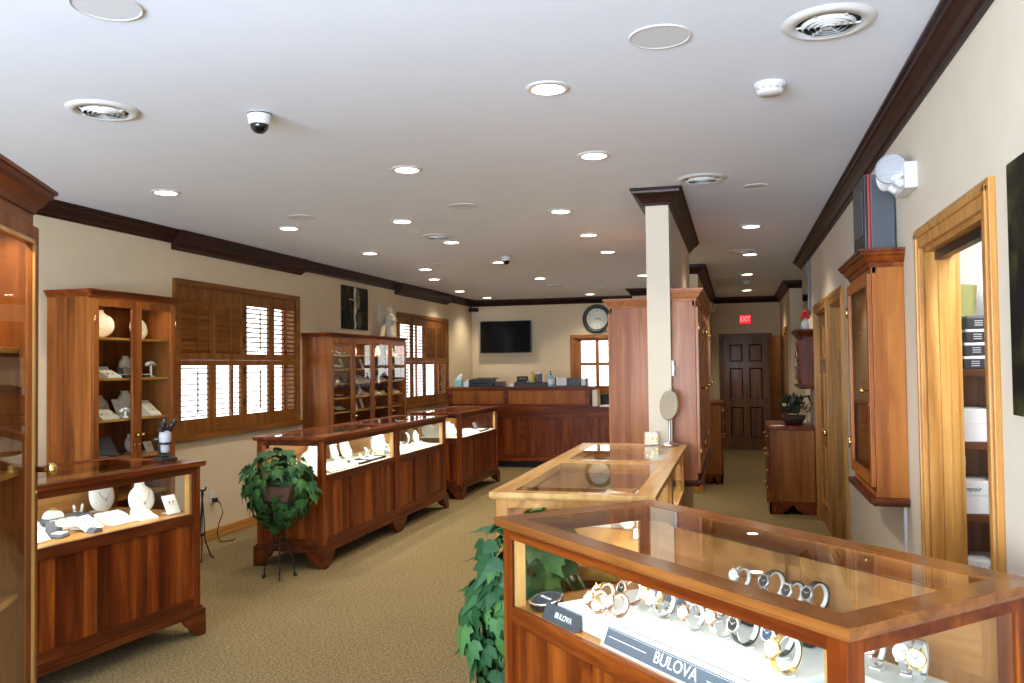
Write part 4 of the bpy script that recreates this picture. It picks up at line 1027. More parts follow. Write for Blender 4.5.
watch(.02, .222, DZ+.101, 'black steel watch seen through the top glass, with white collar', LEATHER, STEEL, DB, rr=.042)
watch(.19, .222, DZ+.101, 'black watch with broad white collar seen through the top glass', LEATHER, STEEL, DB, rr=.042)
watch(.105, .222, DZ+.101, 'black watch low between the two seen through the top glass', LEATHER, SILVER, DB, rr=.034)
watch(-.12, .222, DZ+.101, 'small steel watch at the end of the back riser', STEEL, SILVER, DW, rr=.034)

# ------------------------------------------------------------------ ivy plants
def leaf_mat():
    m, nt, b, out = new_mat('ivy_leaf'); L = nt.links.new
    tc = nt.nodes.new('ShaderNodeTexCoord'); ge = nt.nodes.new('ShaderNodeNewGeometry')
    n1 = nt.nodes.new('ShaderNodeTexNoise'); n1.inputs['Scale'].default_value = 9; L(tc.outputs['Object'], n1.inputs['Vector'])
    cr = nt.nodes.new('ShaderNodeValToRGB'); e = cr.color_ramp.elements
    e[0].position = .0; e[0].color = (.009,.042,.013,1); e[1].position = 1.; e[1].color = (.095,.225,.05,1); k = e.new(.55); k.color = (.024,.092,.026,1)
    mx = nt.nodes.new('ShaderNodeMath'); mx.operation = 'MULTIPLY_ADD'; mx.inputs[1].default_value = .7; 
    m2 = nt.nodes.new('ShaderNodeMath'); m2.operation = 'MULTIPLY'; m2.inputs[1].default_value = .3
    L(n1.outputs['Fac'], m2.inputs[0]); L(ge.outputs['Random Per Island'], mx.inputs[0]); L(m2.outputs[0], mx.inputs[2]); L(mx.outputs[0], cr.inputs[0]); L(cr.outputs[0], b.inputs['Base Color'])
    b.inputs['Roughness'].default_value = .55; b.inputs['Specular IOR Level'].default_value = .3; b.inputs['Subsurface Weight'].default_value = 0.
    return m
LEAF = leaf_mat()
IVY = [(0,-.05),(.10,-.18),(.34,-.16),(.52,.10),(.34,.18),(.40,.48),(.20,.46),(.0,1.0),(-.20,.46),(-.40,.48),(-.34,.18),(-.52,.10),(-.34,-.16),(-.10,-.18)]
def foliage(name, parent, centre, rad, n, size, seed, droop=.25, hollow=.55):
    rn = random.Random(seed); bm = bmesh.new()
    for i in range(n):
        while True:
            p = Vector((rn.uniform(-1,1), rn.uniform(-1,1), rn.uniform(-1,1)))
            if hollow < p.length < 1: break
        nrm = (p.normalized()+Vector((rn.uniform(-.6,.6), rn.uniform(-.6,.6), rn.uniform(-.3,.7)))).normalized()
        pos = Vector((p.x*rad[0], p.y*rad[1], p.z*rad[2]))
        if p.z < 0: pos.x *= 1-.25*(-p.z); pos.y *= 1-.25*(-p.z)
        down = Vector((rn.uniform(-.5,.5), rn.uniform(-.5,.5), -1+rn.uniform(-.2,.5))); t = (down-nrm*down.dot(nrm)).normalized(); sd = t.cross(nrm)
        s = size*rn.uniform(.6, 1.15)
        vs = []
        for a, b in IVY:
            q = Vector(centre)+pos+sd*(a*s)+t*(b*s)+nrm*(-.25*s*(abs(a)+.5*b*b))
            vs.append(bm.verts.new(q))
        c = bm.verts.new(Vector(centre)+pos+t*(.15*s)+nrm*(.02*s))
        for k in range(len(vs)): bm.faces.new([vs[k], vs[(k+1) % len(vs)], c])
    mb = MB(); mb.bm.free(); mb.bm = bm
    o = mb.build(name, LEAF, parent); o['kind'] = 'stuff'
    return o
def vines(parent, centre, rad, n, seed):
    rn = random.Random(seed); m = MB()
    for i in range(n):
        a = rn.uniform(0, 2*PI); d = Vector((math.cos(a)*rad[0], math.sin(a)*rad[1], 0))
        c = Vector(centre); pts = [c+Vector((0,0,rad[2]*.1)), c+d*.45+Vector((0,0,rad[2]*.55)), c+d*.85+Vector((0,0,rad[2]*.15)), c+d*.9+Vector((0,0,-rad[2]*.7))]
        m.tube(pts, .0028, 5)
    m.build('vines', plain('vine_stem', (.07,.08,.03), .7), parent)
o = thing('potted_ivy', 'trailing green ivy on a black iron stand at the counter end', 'plant', (-3.40, 5.78, 0))
m = MB()
for a in (30, 120, 210, 300):
    ca, sa = math.cos(R(a)), math.sin(R(a)); pts = []
    for t in range(13):
        z = .56*(1-t/12.); r = .10-.06*math.sin(PI*min(1, t/9.))*1. + (.015*(max(0, t-7)/5.)**1.6)
        pts.append((ca*r, sa*r, max(.008, z)))
    for k in range(5): rr = .018*(1-k/6.); b = k*1.3; pts.append((ca*(.115+.014*math.sin(b)), sa*(.115+.014*math.sin(b)), .022-.014*math.cos(b)))
    m.tube(pts, .006, 8)
m.tube([(.115*math.cos(k*PI/12), .115*math.sin(k*PI/12), .56) for k in range(24)], .006, 8, True)
m.tube([(.045*math.cos(k*PI/12), .045*math.sin(k*PI/12), .27) for k in range(24)], .005, 8, True)
m.build('iron_stand', IRON, o)
# square wire planter cage hanging at the front of the plant
m = MB(); 
for z, w in ((.74, .13), (.61, .10)): m.tube([(-w, -.27, z), (w, -.27, z), (w, -.20, z), (-w, -.20, z)], .006, 8, True)
for sx in (-1, 1): m.tube([(sx*.13, -.27, .74), (sx*.10, -.27, .61)], .006, 8)
bmesh.ops.translate(m.bm, vec=(.10, .055, .0), verts=m.bm.verts); m.build('wire_basket', IRON, o)
m = MB(); m.loft([[(-.095,-.262,.615),(.095,-.262,.615),(.095,-.21,.615),(-.095,-.21,.615)],[(-.12,-.262,.72),(.12,-.262,.72),(.12,-.21,.72),(-.12,-.21,.72)]], smooth=False); bmesh.ops.translate(m.bm, vec=(.10, .075, .0), verts=m.bm.verts); m.build('planter_liner', plain('dark_clay', (.10,.04,.02), .6, noise=.2), o)
m = MB(); m.lathe([(.075,.50),(.105,.64),(.112,.66),(.098,.66),(.0,.63)], 28); m.build('pot', plain('dark_clay', (.10,.04,.02), .6, noise=.2), o)
foliage('foliage', o, (0, 0, .68), (.31, .26, .32), 420, .088, 3)
vines(o, (0, 0, .66), (.26, .23, .28), 14, 4)
o = thing('potted_ivy', 'large trailing ivy tucked between the watch counter and the island', 'plant', (-.82, 3.31, 0), R(45))
m = MB(); m.lathe([(.10,.0),(.13,.01),(.13,.03),(.03,.06),(.025,.50),(.10,.53)], 24); m.build('pedestal', IRON, o)
m = MB(); m.lathe([(.08,.53),(.12,.70),(.125,.72),(.11,.72),(0,.69)], 28); m.build('pot', plain('dark_clay', (.10,.04,.02), .6, noise=.2), o)
foliage('foliage', o, (0, 0, .60), (.32, .155, .44), 330, .118, 11, hollow=.45)
vines(o, (0, 0, .66), (.26, .11, .38), 12, 12)

# ------------------------------------------------------------------ wall pieces
# television on the back wall
o = thing('television', 'flat black television mounted on the back wall', 'television', (-4.12, YB-.10, 2.14), R(0))
m = MB(); m.box(-.485, .485, -.02, .03, -.30, .295, .006); m.build('bezel', BLKP, o)
m = MB(); m.box(-.472, .472, -.0225, -.02, -.282, .283); m.build('screen', plain('black_screen', (.004,.004,.005), .12, spec=.15), o)
m = MB(); m.box(-.15, .15, .03, .099, -.15, .15, .004); m.build('wall_mount', BLKP, o)
# clock
o = thing('wall_clock', 'round black-rimmed wall clock above the small window', 'clock', (-2.42, YB-.002, 2.435))
o.scale = (1.07, 1, 1.07)
Mx = Matrix.Rotation(R(90), 4, 'X')
m = MB(); m.lathe([(.17,.0),(.245,.0),(.245,.030),(.225,.045),(.195,.040),(.185,.022),(.178,.018)], 56, Mx, cap=False); m.build('rim', BLKP, o)
m = MB(); m.lathe([(.185,.016),(0,.016)], 48, Mx, cap=False); m.build('face', plain('clock_face', (.74,.74,.66), .5), o)
m = MB()
for k in range(60):
    l = .010 if k % 5 else .018; m.box(-.0015 if k % 5 else -.003, .0015 if k % 5 else .003, .168-l, .168, .0165, .0172, M=Mx @ Matrix.Rotation(R(6*k), 4, 'Z'))
m.build('minute_marks', BLKP, o)
nm = MB()
for k in range(1, 13):
    a = R(90-30*k); t = text_mb(str(k), .036, .0004, Mx @ Matrix.Translation((.132*math.cos(a), .132*math.sin(a), .0172)))
    me = bpy.data.meshes.new('q'); t.bm.to_mesh(me); t.bm.free(); nm.bm.from_mesh(me); bpy.data.meshes.remove(me)
nm.build('numerals', BLKP, o)
m = MB(); m.box(-.004, .004, -.02, .085, .019, .021, M=Mx @ Matrix.Rotation(R(-80), 4, 'Z')); m.build('hour_hand', BLKP, o)
m = MB(); m.box(-.003, .003, -.025, .135, .022, .024, M=Mx @ Matrix.Rotation(R(-105), 4, 'Z')); m.lathe([(.008,.018),(.008,.025),(0,.025)], 14, Mx); m.build('minute_hand', BLKP, o)
# small black surveillance box in the back corner
o = thing('corner_camera', 'small black bracket camera in the far ceiling corner', 'security camera', (XL+.09, YB-.16, 2.66))
m = MB(); m.box(-.05, .05, -.09, .07, -.04, .03, .008, M=Matrix.Rotation(R(-35), 4, 'Z')); m.build('body', BLKP, o)
m = MB(); m.tube([(-.02, .03, 0), (-.06, .07, .03), (-.088, .10, .05)], .012); m.build('bracket', BLKP, o)
# picture on the left wall
def art(name, seedc):
    m, nt, b, out = new_mat(name); L = nt.links.new
    tc = nt.nodes.new('ShaderNodeTexCoord')
    mp = nt.nodes.new('ShaderNodeMapping'); mp.inputs['Scale'].default_value = seedc; L(tc.outputs['Object'], mp.inputs['Vector'])
    n1 = nt.nodes.new('ShaderNodeTexNoise'); n1.inputs['Scale'].default_value = 3.; n1.inputs['Detail'].default_value = 3; n1.inputs['Distortion'].default_value = 1.2
    L(mp.outputs[0], n1.inputs['Vector']); cr = nt.nodes.new('ShaderNodeValToRGB'); e = cr.color_ramp.elements
    e[0].position = .46; e[0].color = (.006,.005,.004,1); e[1].position = .88; e[1].color = (.35,.3,.15,1); k = e.new(.60); k.color = (.025,.022,.008,1); k = e.new(.74); k.color = (.08,.085,.02,1)
    L(n1.outputs['Fac'], cr.inputs[0]); L(cr.outputs[0], b.inputs['Base Color']); b.inputs['Roughness'].default_value = .6; b.inputs['Specular IOR Level'].default_value = .1
    return m
o = thing('wall_picture', 'dark framed picture with green and white streak above the four-door cabinet', 'picture', (XL+.002, 10.03, 2.375))
m = MB(); m.box(0, .022, -.38, .38, -.275, .275, .003); m.build('canvas', art('abstract_art', (1,2.2,1.)), o)
m = MB(); m.loft([[(.0225, -.05+.012*math.sin(t*1.3), -.27+t*.054), (.0225, .0+.02*math.sin(t*1.7)+.003*t, -.27+t*.054)] for t in range(11)], closed=False, cap=False); m.box(.0222, .0232, -.19, -.05, .10, .112); m.build('light_streak', plain('cream_paint', (.6,.56,.42), .5, noise=.3, nscale=12), o)
m = MB(); m.sphere((.0225, .06, .12), .12, (.015,.55,1.2), 20); m.build('green_shape', plain('olive_paint', (.13,.13,.03), .6, noise=.6, nscale=14), o); m = MB(); m.sphere((.0225, .11, -.15), .10, (.015,.8,1.1), 20); m.build('dark_shape', plain('dark_olive_paint', (.04,.04,.015), .6, noise=.4, nscale=14), o)
o = thing('wall_picture', 'dark unframed picture on the wall just before the open closet doorway', 'picture', (XR-.002, 2.42, 1.90))
m = MB(); m.box(-.025, 0, -.30, .31, -.46, .27, .003); m.build('canvas', art('forest_art', (1,1.5,1.5)), o)
# figurine on the four-door cabinet
o = thing('angel_figurine', 'pale winged angel figurine standing on the four-door cabinet', 'figurine', (-4.62, 10.78, 2.0055), R(75))
PORC = plain('pale_porcelain', (.47,.42,.33), .35)
m = MB(); m.lathe([(.10,0),(.105,.02),(.085,.05),(.07,.16),(.062,.22),(.07,.28),(.075,.30),(.045,.335),(.028,.345),(.026,.36)], 28, Matrix.Diagonal((1,.75,1,1)))
for sx in (-1, 1): m.tube([(sx*.07,0,.30), (sx*.085,-.03,.25), (sx*.045,-.075,.24), (sx*.008,-.09,.27)], [.022,.02,.016,.012], 10)
m.build('robe', PORC, o)
m = MB(); m.sphere((0,-.005,.395), .040, (.88,.95,1.1), 18); m.sphere((0,.008,.402), .043, (.95,.9,1.05), 18); m.sphere((0,-.044,.39), .006); m.build('head', PORC, o)
for sx in (-1, 1):
    prof = [(.02,.20),(.06,.17),(.11,.18),(.15,.25),(.165,.34),(.15,.43),(.11,.46),(.07,.42),(.03,.33)]
    m = MB(); m.prism([(sx*a, b) for a, b in prof], .055, .075, 'y'); m.build('wing', PORC, o)
# emergency light on the right wall
def emergency(label, loc, rz, two=True):
    o = thing('emergency_wall_lamp', label, 'emergency light', loc, rz, 'emergency lights'); o['kind'] = 'thing'
    m = MB(); m.box(-.13, .13, -.055, 0, -.055, .065, .008); m.build('housing', WPL, o)
    for sx in (-1, 1):
        M = Matrix.Translation((sx*.075, -.10, .045)) @ Matrix.Rotation(R(62 if sx > 0 else -40), 4, 'Z') @ Matrix.Rotation(R(85), 4, 'X')
        m = MB(); m.lathe([(.0,-.05),(.03,-.045),(.066,-.015),(.072,.0),(.072,.006)], 28, M, cap=False); m.cyl((sx*.075,-.05,-.03), (sx*.075,-.095,.01), .024); h = m.build('lamp_head', WPL, o)
        m = MB(); m.lathe([(.067,.004),(.058,.010),(0,.014)], 28, M, cap=False)
        for k in range(-3, 4): m.box(-.045, .045, k*.014-.002, k*.014+.002, .008, .014, M=M)
        m.build('lens', plain('ribbed_lens', (.42,.43,.45), .15), h)
    return o
emergency('white emergency light high on the wall beside the closet doorway', (XR, 4.19, 2.43), R(-90))
emergency('faint emergency light on the far hall wall near the exit door', (-.44, 12.9, 2.40), R(90))
# case standing on the wall showcase
o = thing('equipment_case', 'black and grey case with red edge standing on the wall showcase', 'case', (XR-.078, 4.79, 2.151), R(-90))
m = MB(); m.box(-.20, .21, -.045, .07, 0, .40, .006); m.build('grey_shell', plain('slate_plastic', (.055,.062,.075), .5), o)
m = MB(); m.box(-.205, .215, -.060, -.045, -.0, .405, .004); m.build('red_edge', plain('red_vinyl', (.32,.012,.02), .4), o)
m = MB(); m.box(-.205, .215, -.075, -.060, 0, .405, .004); m.build('black_cover', BLKP, o)
m = MB(); m.box(-.15, .16, -.079, -.075, .10, .33, .002); m.build('label_panel', plain('slate_label', (.06,.065,.075), .5), o)
# cord channel and plug under the wall showcase
tag(MB().box(XR-.014, XR, 4.51, 4.535, .02, .885, .003).build('cable_channel', WPL), 'white cable channel running down from the wall showcase', 'cable channel')
# mirror panel in the hall and a small ornament
o = thing('wall_mirror', 'tall narrow mirror on the wall above the small showcase', 'mirror', (XR-.001, 9.98, 2.42), R(-90))
m = MB(); m.box(-.42, .42, -.03, 0, -.28, .285, .004); m.build('frame', plain('mirror_edge', (.10,.09,.07), .4), o)
m = MB(); m.box(-.40, .40, -.032, -.03, -.26, .265); m.build('mirror_glass', plain('mirror', (.85,.85,.85), .03, 1.), o)
o = thing('flower_vase', 'little white vase with a red bloom on the small showcase', 'vase', (.72, 9.42, 1.951))
m = MB(); m.lathe([(.03,0),(.042,.02),(.04,.06),(.025,.085),(.028,.095)], 20); m.build('vase', WPL, o)
m = MB()
for k in range(7): m.sphere((.028*math.cos(k), .028*math.sin(k), .125+.03*(k % 3)), .026, (1,1,.8), 10)
m.build('red_bloom', plain('red_petals', (.6,.01,.02), .5), o)
# exit sign
o = thing('exit_sign', 'glowing red EXIT sign above the dark hall door', 'sign', (.18, YH-.001, 2.41), 0)
m = MB(); m.box(-.105, .105, -.05, 0, -.09, .09, .004); m.build('housing', plain('sign_red', (.25,.01,.012), .4), o)
m = MB(); m.box(-.10, .10, -.053, -.05, -.085, .085); m.build('face', emit('exit_glow', (.9,.012,.03), 1.1), o)
text_mb('EXIT', .125, .002, Matrix.Translation((0, -.056, 0)) @ Mx @ Matrix.Scale(.72, 4, (1,0,0)) @ Matrix.Scale(1.15, 4, (0,1,0))).build('lettering', emit('exit_letters', (1.,.20,.22), 2.2), o)
# switch plate on the stub wall
o = thing('light_switch', 'white switch plate at the corner of the column', 'switch', (-.439, 6.005, 1.57), R(90))
m = MB(); m.box(-.022, .022, -.02, 0, -.055, .055, .004); m.build('plate', WPL, o); m = MB(); m.box(-.008, .008, -.026, -.02, -.02, .02, .002); m.build('rocker', WPL, o)
# outlet on the left wall with black plug and cord
o = thing('wall_outlet', 'white wall outlet below the wide shutter window', 'outlet', (XL+.001, 6.95, .40), R(90))
m = MB(); m.box(-.038, .038, -.008, 0, -.06, .06, .003); m.build('plate', WPL, o)
m = MB()
for z in (-.03, .03): m.box(-.014, .014, -.011, -.008, z-.016, z+.016, .002)
m.build('sockets', plain('socket_ivory', (.7,.69,.65), .4), o)
o = thing('power_cord', 'black power cord looping from the wall outlet to the floor', 'cord', (XL+.0145, 6.95, .37))
m = MB(); m.box(0, .04, -.02, .02, -.02, .02, .004); m.build('plug', BLKP, o)
m = MB(); m.tube([(.04,0,0),(.07,.01,-.03),(.085,.03,-.12),(.06,.0,-.22),(.07,-.04,-.30),(.10,-.05,-.355),(.16,-.10,-.362),(.22,-.02,-.362),(.20,.06,-.362)], .005); m.build('cable', BLKP, o)
tag(MB().tube([(XL+.006, 7.98, .93), (XL+.007, 7.97, .75), (XL+.02, 8.0, .62), (XL+.02, 8.03, .45), (XL+.01, 8.02, .25), (XL+.02, 8.0, .14)], .0035).build('blind_cord', WPL), 'thin white cord hanging below the wide shutter window', 'cord')
# slim iron stand behind the near counter
o = thing('iron_easel', 'slim black iron stand behind the near counter, under the window', 'stand', (-4.36, 6.18, 0))
o.scale = (.75, .75, 1.18)
m = MB()
for a in (60, 180, 300): m.tube([(0,0,.46), (.02*math.cos(R(a)),.02*math.sin(R(a)),.30), (.03*math.cos(R(a)),.03*math.sin(R(a)),.14), (.10*math.cos(R(a)),.10*math.sin(R(a)),.02), (.13*math.cos(R(a)),.13*math.sin(R(a)),.006)], .007)
m.build('legs', IRON, o)
m = MB(); m.tube([(-.05,0,.52),(-.04,0,.50),(0,0,.49),(.04,0,.50),(.05,0,.52)], .008); m.lathe([(.012,.44),(.016,.47),(.010,.50)], 12); m.build('scroll_top', IRON, o)
m = MB(); m.tube([(.03*math.cos(k*PI/8), .03*math.sin(k*PI/8), .18) for k in range(16)], .005, 8, True); m.build('ring', IRON, o)

# ------------------------------------------------------------------ objects standing on furniture
# microscope
o = thing('microscope', 'grey and black microscope on the end of the near jewellery counter', 'microscope', local_pt(case1, .90, -.13, 1.0455), R(60))
m = MB(); m.box(-.05, .05, -.07, .06, 0, .022, .006); m.lathe([(.022,.022),(.022,.04)], 16); m.build('base', BLKP, o)
m = MB(); m.box(-.022, .022, .025, .055, .02, .16, .006); m.build('arm', BLKP, o)
m = MB(); m.lathe([(.022,.05),(.026,.06),(.026,.09),(.034,.10),(.036,.15),(.034,.17),(.026,.185)], 22, Matrix.Translation((0,-.005,0))); m.build('zoom_body', plain('grey_enamel', (.45,.47,.50), .35), o)
m = MB(); m.lathe([(.034,.098),(.038,.10),(.038,.112),(.034,.114)], 22, Matrix.Translation((0,-.005,0))); m.cyl((-.05,.04,.13), (.05,.04,.13), .016); m.build('focus_knobs', BLKP, o)
m = MB()
for sx in (-1, 1): m.cyl((sx*.018,-.01,.185), (sx*.03,-.055,.235), .015, .017); m.cyl((sx*.03,-.055,.235), (sx*.033,-.066,.247), .019)
m.box(-.035, .035, -.03, .02, .175, .20, .006); m.build('eyepieces', BLKP, o)
# vanity mirror + votive on the island
o = thing('vanity_mirror', 'oval silver vanity mirror on a stem, standing on the island', 'mirror', (-.445, 5.80, 1.0455), R(-30))
m = MB(); m.lathe([(.062,0),(.062,.010),(.05,.018),(.012,.024),(.009,.03),(.008,.17),(.011,.18)], 28); m.build('stand', STEEL, o)
Mv = Matrix.Translation((0, 0, .275)) @ Matrix.Rotation(R(-8), 4, 'X') @ Matrix.Diagonal((.78,1,1.05,1)) @ Mx
m = MB(); m.lathe([(.092,-.007),(.100,.0),(.092,.007)], 44, Mv, cap=False); m.lathe([(.092,-.006),(0,-.008)], 40, Mv, cap=False); m.cyl((0,0,.165), (0,.003,.178), .006); m.build('frame', SILVER, o)
m = MB(); m.lathe([(.094,.006),(0,.006)], 40, Mv, cap=False); m.build('mirror_glass', plain('mirror', (.85,.85,.85), .03, 1.), o)
o = thing('glass_votive', 'square glass votive with gold flecks beside the vanity mirror', 'votive', (-.575, 5.86, 1.0455), R(10))
m = MB()
for a in (0, 90, 180, 270): m.box(-.045, .045, -.045, -.040, 0, .085, .001, M=Matrix.Rotation(R(a), 4, 'Z'))
m.box(-.045, .045, -.045, .045, 0, .008); m.build('glass_cup', plain('frosted_glass', (.75,.74,.66), .15), o)
m = MB()
for k in range(40):
    a = rnd.choice((0, 90, 180, 270)); m.box(0, .012, -.0458, -.0445, 0, .012, .0, M=Matrix.Rotation(R(a), 4, 'Z') @ Matrix.Translation((rnd.uniform(-.042,.03), 0, rnd.uniform(.006,.07))))
m.build('gold_flecks', GOLD, o)
# items on the desk
dz = 1.2625; dy = 13.22
def on(name, label, cat, x, rz=0., y=dy, z=dz, group=None): return thing(name, label, cat, (x, y, z), rz, group)
TEAL = plain('teal_card', (.30,.62,.58), .5, noise=.1)
o = on('tissue_box', 'teal tissue box with white tissue at the end of the desk', 'tissue box', -4.44)
m = MB(); m.box(-.06, .06, -.06, .06, 0, .12, .004); m.build('box', TEAL, o)
m = MB(); m.loft([[( .035*math.cos(a*PI/4)*s+dx, .012*math.sin(a*PI/4)*s, z) for a in range(8)] for z, s, dx in ((.115,1,0),(.15,1.3,.01),(.19,1.1,.03),(.215,.3,.045))]); m.build('tissue', PAPER, o)
o = on('candle_jar', 'small teal jar with knob lid behind the tissue box', 'jar', -4.50, 0, 13.36)
m = MB(); m.lathe([(.04,0),(.045,.02),(.045,.10),(.04,.11)], 20); m.build('jar', TEAL, o); m = MB(); m.lathe([(.042,.11),(.042,.125),(.01,.13),(.014,.15),(0,.16)], 20); m.build('lid', plain('pale_teal', (.55,.75,.72), .4), o)
o = on('tissue_box', 'white tissue box next to the black printer', 'tissue box', -4.29)
m = MB(); m.box(-.055, .055, -.05, .05, 0, .08, .004); m.build('box', PAPER, o); m = MB(); m.loft([[( .03*math.cos(a*PI/4)*s, .012*math.sin(a*PI/4)*s, z) for a in range(8)] for z, s in ((.078,1),(.10,1.1),(.12,.4))]); m.build('tissue', PAPER, o)
o = on('printer', 'black desktop printer beside the tissue boxes', 'printer', -4.03)
m = MB(); m.box(-.20, .20, -.14, .14, 0, .12, .012); m.box(-.16, .20, -.10, .14, .12, .135, .004); m.build('body', BLKP, o); m = MB(); m.box(-.10, .26, .0, .10, .135, .150, .003); m.build('paper_tray', BLKP, o); m = MB(); m.box(-.15, .12, -.142, -.14, .05, .07); m.build('output_slot', plain('slot_black', (.003,.003,.003), .9), o)
o = on('card_reader', 'low black box next to the printer', 'box', -3.72)
m = MB(); m.box(-.07, .07, -.10, .10, 0, .085, .006); m.build('body', BLKP, o); m = MB(); m.box(-.05, .05, -.102, -.1, .02, .06); m.build('panel', plain('panel_brown', (.05,.03,.02), .5), o)
o = on('business_cards', 'small white card holder on the desk between printer and telephone', 'card holder', -3.53)
m = MB(); m.box(-.035, .035, -.02, .02, 0, .05, .003); m.build('cards', PAPER, o); m = MB(); m.box(-.04, .04, -.025, .025, 0, .015, .002); m.build('holder', plain('clear_acrylic', (.75,.78,.77), .12), o)
o = on('wooden_tray', 'long low dark organizer along the desk top', 'organizer', -3.03)
m = MB(); m.box(-.45, .20, -.07, .09, 0, .012); m.box(-.45, .20, .08, .09, .012, .065)
for x in (-.45, -.29, -.13, .03, .19): m.box(x, x+.01, -.07, .08, .012, .065)
m.build('tray', plain('dark_walnut', (.03,.014,.008), .4, noise=.2, nscale=20), o); m = MB(); m.box(-.45, .20, -.076, -.07, .0, .05); m.build('front_strip', plain('dark_walnut', (.03,.014,.008), .4), o)
zt = dz+.066
o = on('telephone', 'black desk telephone on the dark organizer', 'telephone', -3.36, 0, 13.24, zt)
m = MB(); m.prism([(-.08,0),(.08,0),(.08,.06),(-.08,.02)], -.09, .09, 'x'); m.build('base', BLKP, o); m = MB(); m.tube([(-.09,0,.075),(-.06,0,.085),(.06,0,.085),(.09,0,.075)], [.024,.016,.016,.024], 12); m.build('handset', BLKP, o)
o = on('yellow_bottle', 'yellow bottle beside the dark brown cup', 'bottle', -3.19, 0, 13.24, zt)
m = MB(); m.lathe([(.035,0),(.038,.02),(.036,.10),(.025,.12)], 20); m.build('bottle', plain('yellow_plastic', (.62,.47,.06), .4, noise=.2, nscale=30), o); m = MB(); m.lathe([(.020,.12),(.020,.16),(.012,.175),(0,.176)], 16); m.build('cap', plain('yellow_cap', (.55,.40,.05), .4), o)
o = on('brown_canister', 'dark brown canister with white lid next to the yellow bottle', 'canister', -3.08, 0, 13.24, zt)
m = MB(); m.box(-.06, .06, -.05, .05, 0, .13, .01); m.build('body', plain('dark_brown', (.06,.022,.012), .4, noise=.15), o); m = MB(); m.lathe([(.045,.13),(.045,.15),(.03,.17),(.012,.175),(0,.19)], 20); m.build('lid', WPL, o)
o = on('sanitizer_bottle', 'clear pump bottle of blue sanitizer on the desk', 'bottle', -2.85, 0, 13.07)
m = MB(); m.lathe([(.042,0),(.045,.01),(.045,.15),(.03,.18),(.014,.19)], 22); m.build('bottle', plain('blue_gel', (.25,.50,.68), .1), o); m = MB(); m.lathe([(.016,.19),(.016,.205),(.006,.21),(.006,.24)], 14); m.tube([(0,0,.24),(0,-.02,.245),(0,-.05,.238)], .007); m.build('pump', BLKP, o); m = MB(); m.lathe([(.0462,.04),(.0462,.12)], 22, cap=False); m.build('wrapper', plain('pale_blue_label', (.62,.74,.82), .4), o)
o = on('file_sorter', 'black desktop sorter holding white papers at the end of the desk', 'file sorter', -2.58)
m = MB(); m.box(-.22, .30, -.09, .09, 0, .015); m.box(-.22, -.20, -.09, .09, .015, .15); m.box(-.02, .20, -.08, .08, .015, .13, .006); m.box(.28, .30, -.09, .09, .015, .13); m.build('sorter', BLKP, o)
m = MB(); m.box(-.19, -.03, -.085, -.03, .016, .14, .002); m.box(.21, .275, -.085, .02, .016, .12, .002); m.build('papers', PAPER, o)
o = thing('binder', 'cream binder standing where the desk tier ends', 'binder', (-2.13, 13.05, .956))
m = MB(); m.box(-.04, .04, -.10, .14, 0, .25, .004); m.build('cover', CREAM, o); m = MB(); m.box(-.032, .032, .12, .142, .005, .245); m.build('pages', PAPER, o)
o = thing('office_chair', 'black office chair behind the desk under the small window', 'chair', (-1.95, 13.95, 0))
m = MB(); m.box(-.26, .26, .02, .10, .55, 1.12, .04); m.build('backrest', LEATHER, o); m = MB(); m.box(-.26, .26, -.28, .20, .44, .53, .03); m.build('seat', LEATHER, o); m = MB(); m.cyl((0,0,.08), (0,0,.44), .03)
for a in range(5): m.box(0, .28, -.02, .02, .0, .06, .005, M=Matrix.Rotation(R(72*a), 4, 'Z'))
m.build('pedestal', BLKP, o)
for sx in (-1, 1): m = MB(); m.tube([(sx*.27,.05,.53),(sx*.29,.04,.72),(sx*.29,-.18,.73),(sx*.27,-.2,.52)], .016); m.build('armrest', BLKP, o)
o = thing('paper_stack', 'white papers lying at the low end of the desk', 'papers', (-1.94, 12.98, .956), R(8))
m = MB(); m.box(-.11, .11, -.14, .14, 0, .012, .001); m.build('sheets', PAPER, o); m = MB(); m.box(-.08, .09, -.1, .1, .012, .02, .001, M=Matrix.Rotation(R(12), 4, 'Z')); m.build('top_sheet', PAPER, o)
# flower basket on the chest
o = thing('flower_basket', 'dark basket of silk flowers with one cream bloom on the hall chest', 'flower arrangement', (.60, 9.72, .9205))
m = MB(); m.lathe([(.08,0),(.12,.06),(.13,.10),(.118,.10),(.10,.06),(0,.02)], 26); m.build('basket', plain('wicker_dark', (.045,.022,.012), .7, noise=.5, nscale=70, bump=.5), o)
m = MB()
rn = random.Random(5)
for k in range(110):
    a = rn.uniform(0, 2*PI); r = rn.uniform(.02,.15); z = .12+rn.uniform(0,.15); n_ = Vector((math.cos(a)*r*4, math.sin(a)*r*4, rn.uniform(-.2,.8))).normalized()
    q = n_.to_track_quat('Z','Y').to_matrix().to_4x4(); q.translation = (math.cos(a)*r, math.sin(a)*r, z)
    m.loft([[(-.003,0,0),(.003,0,0)],[(-.022,.0,.03),(.022,.0,.03)],[(-.014,.012,.06),(.014,.012,.06)],[(-.001,.03,.085),(.001,.03,.085)]], closed=False, cap=False, M=q)
m.build('leaves', plain('dark_silk_leaf', (.012,.03,.014), .5, noise=.6, nscale=9), o)['kind'] = 'stuff'
m = MB()
for a0 in (20, 110): m.tube([(.05*math.cos(R(a0)), .05*math.sin(R(a0)), .16), (.11*math.cos(R(a0)), .02, .30), (.17*math.cos(R(a0)), .0, .31), (.2*math.cos(R(a0)), -.02, .22)], [.006,.012,.014,.004], 8)
m.build('ribbon_loops', BLACK, o)
m = MB()
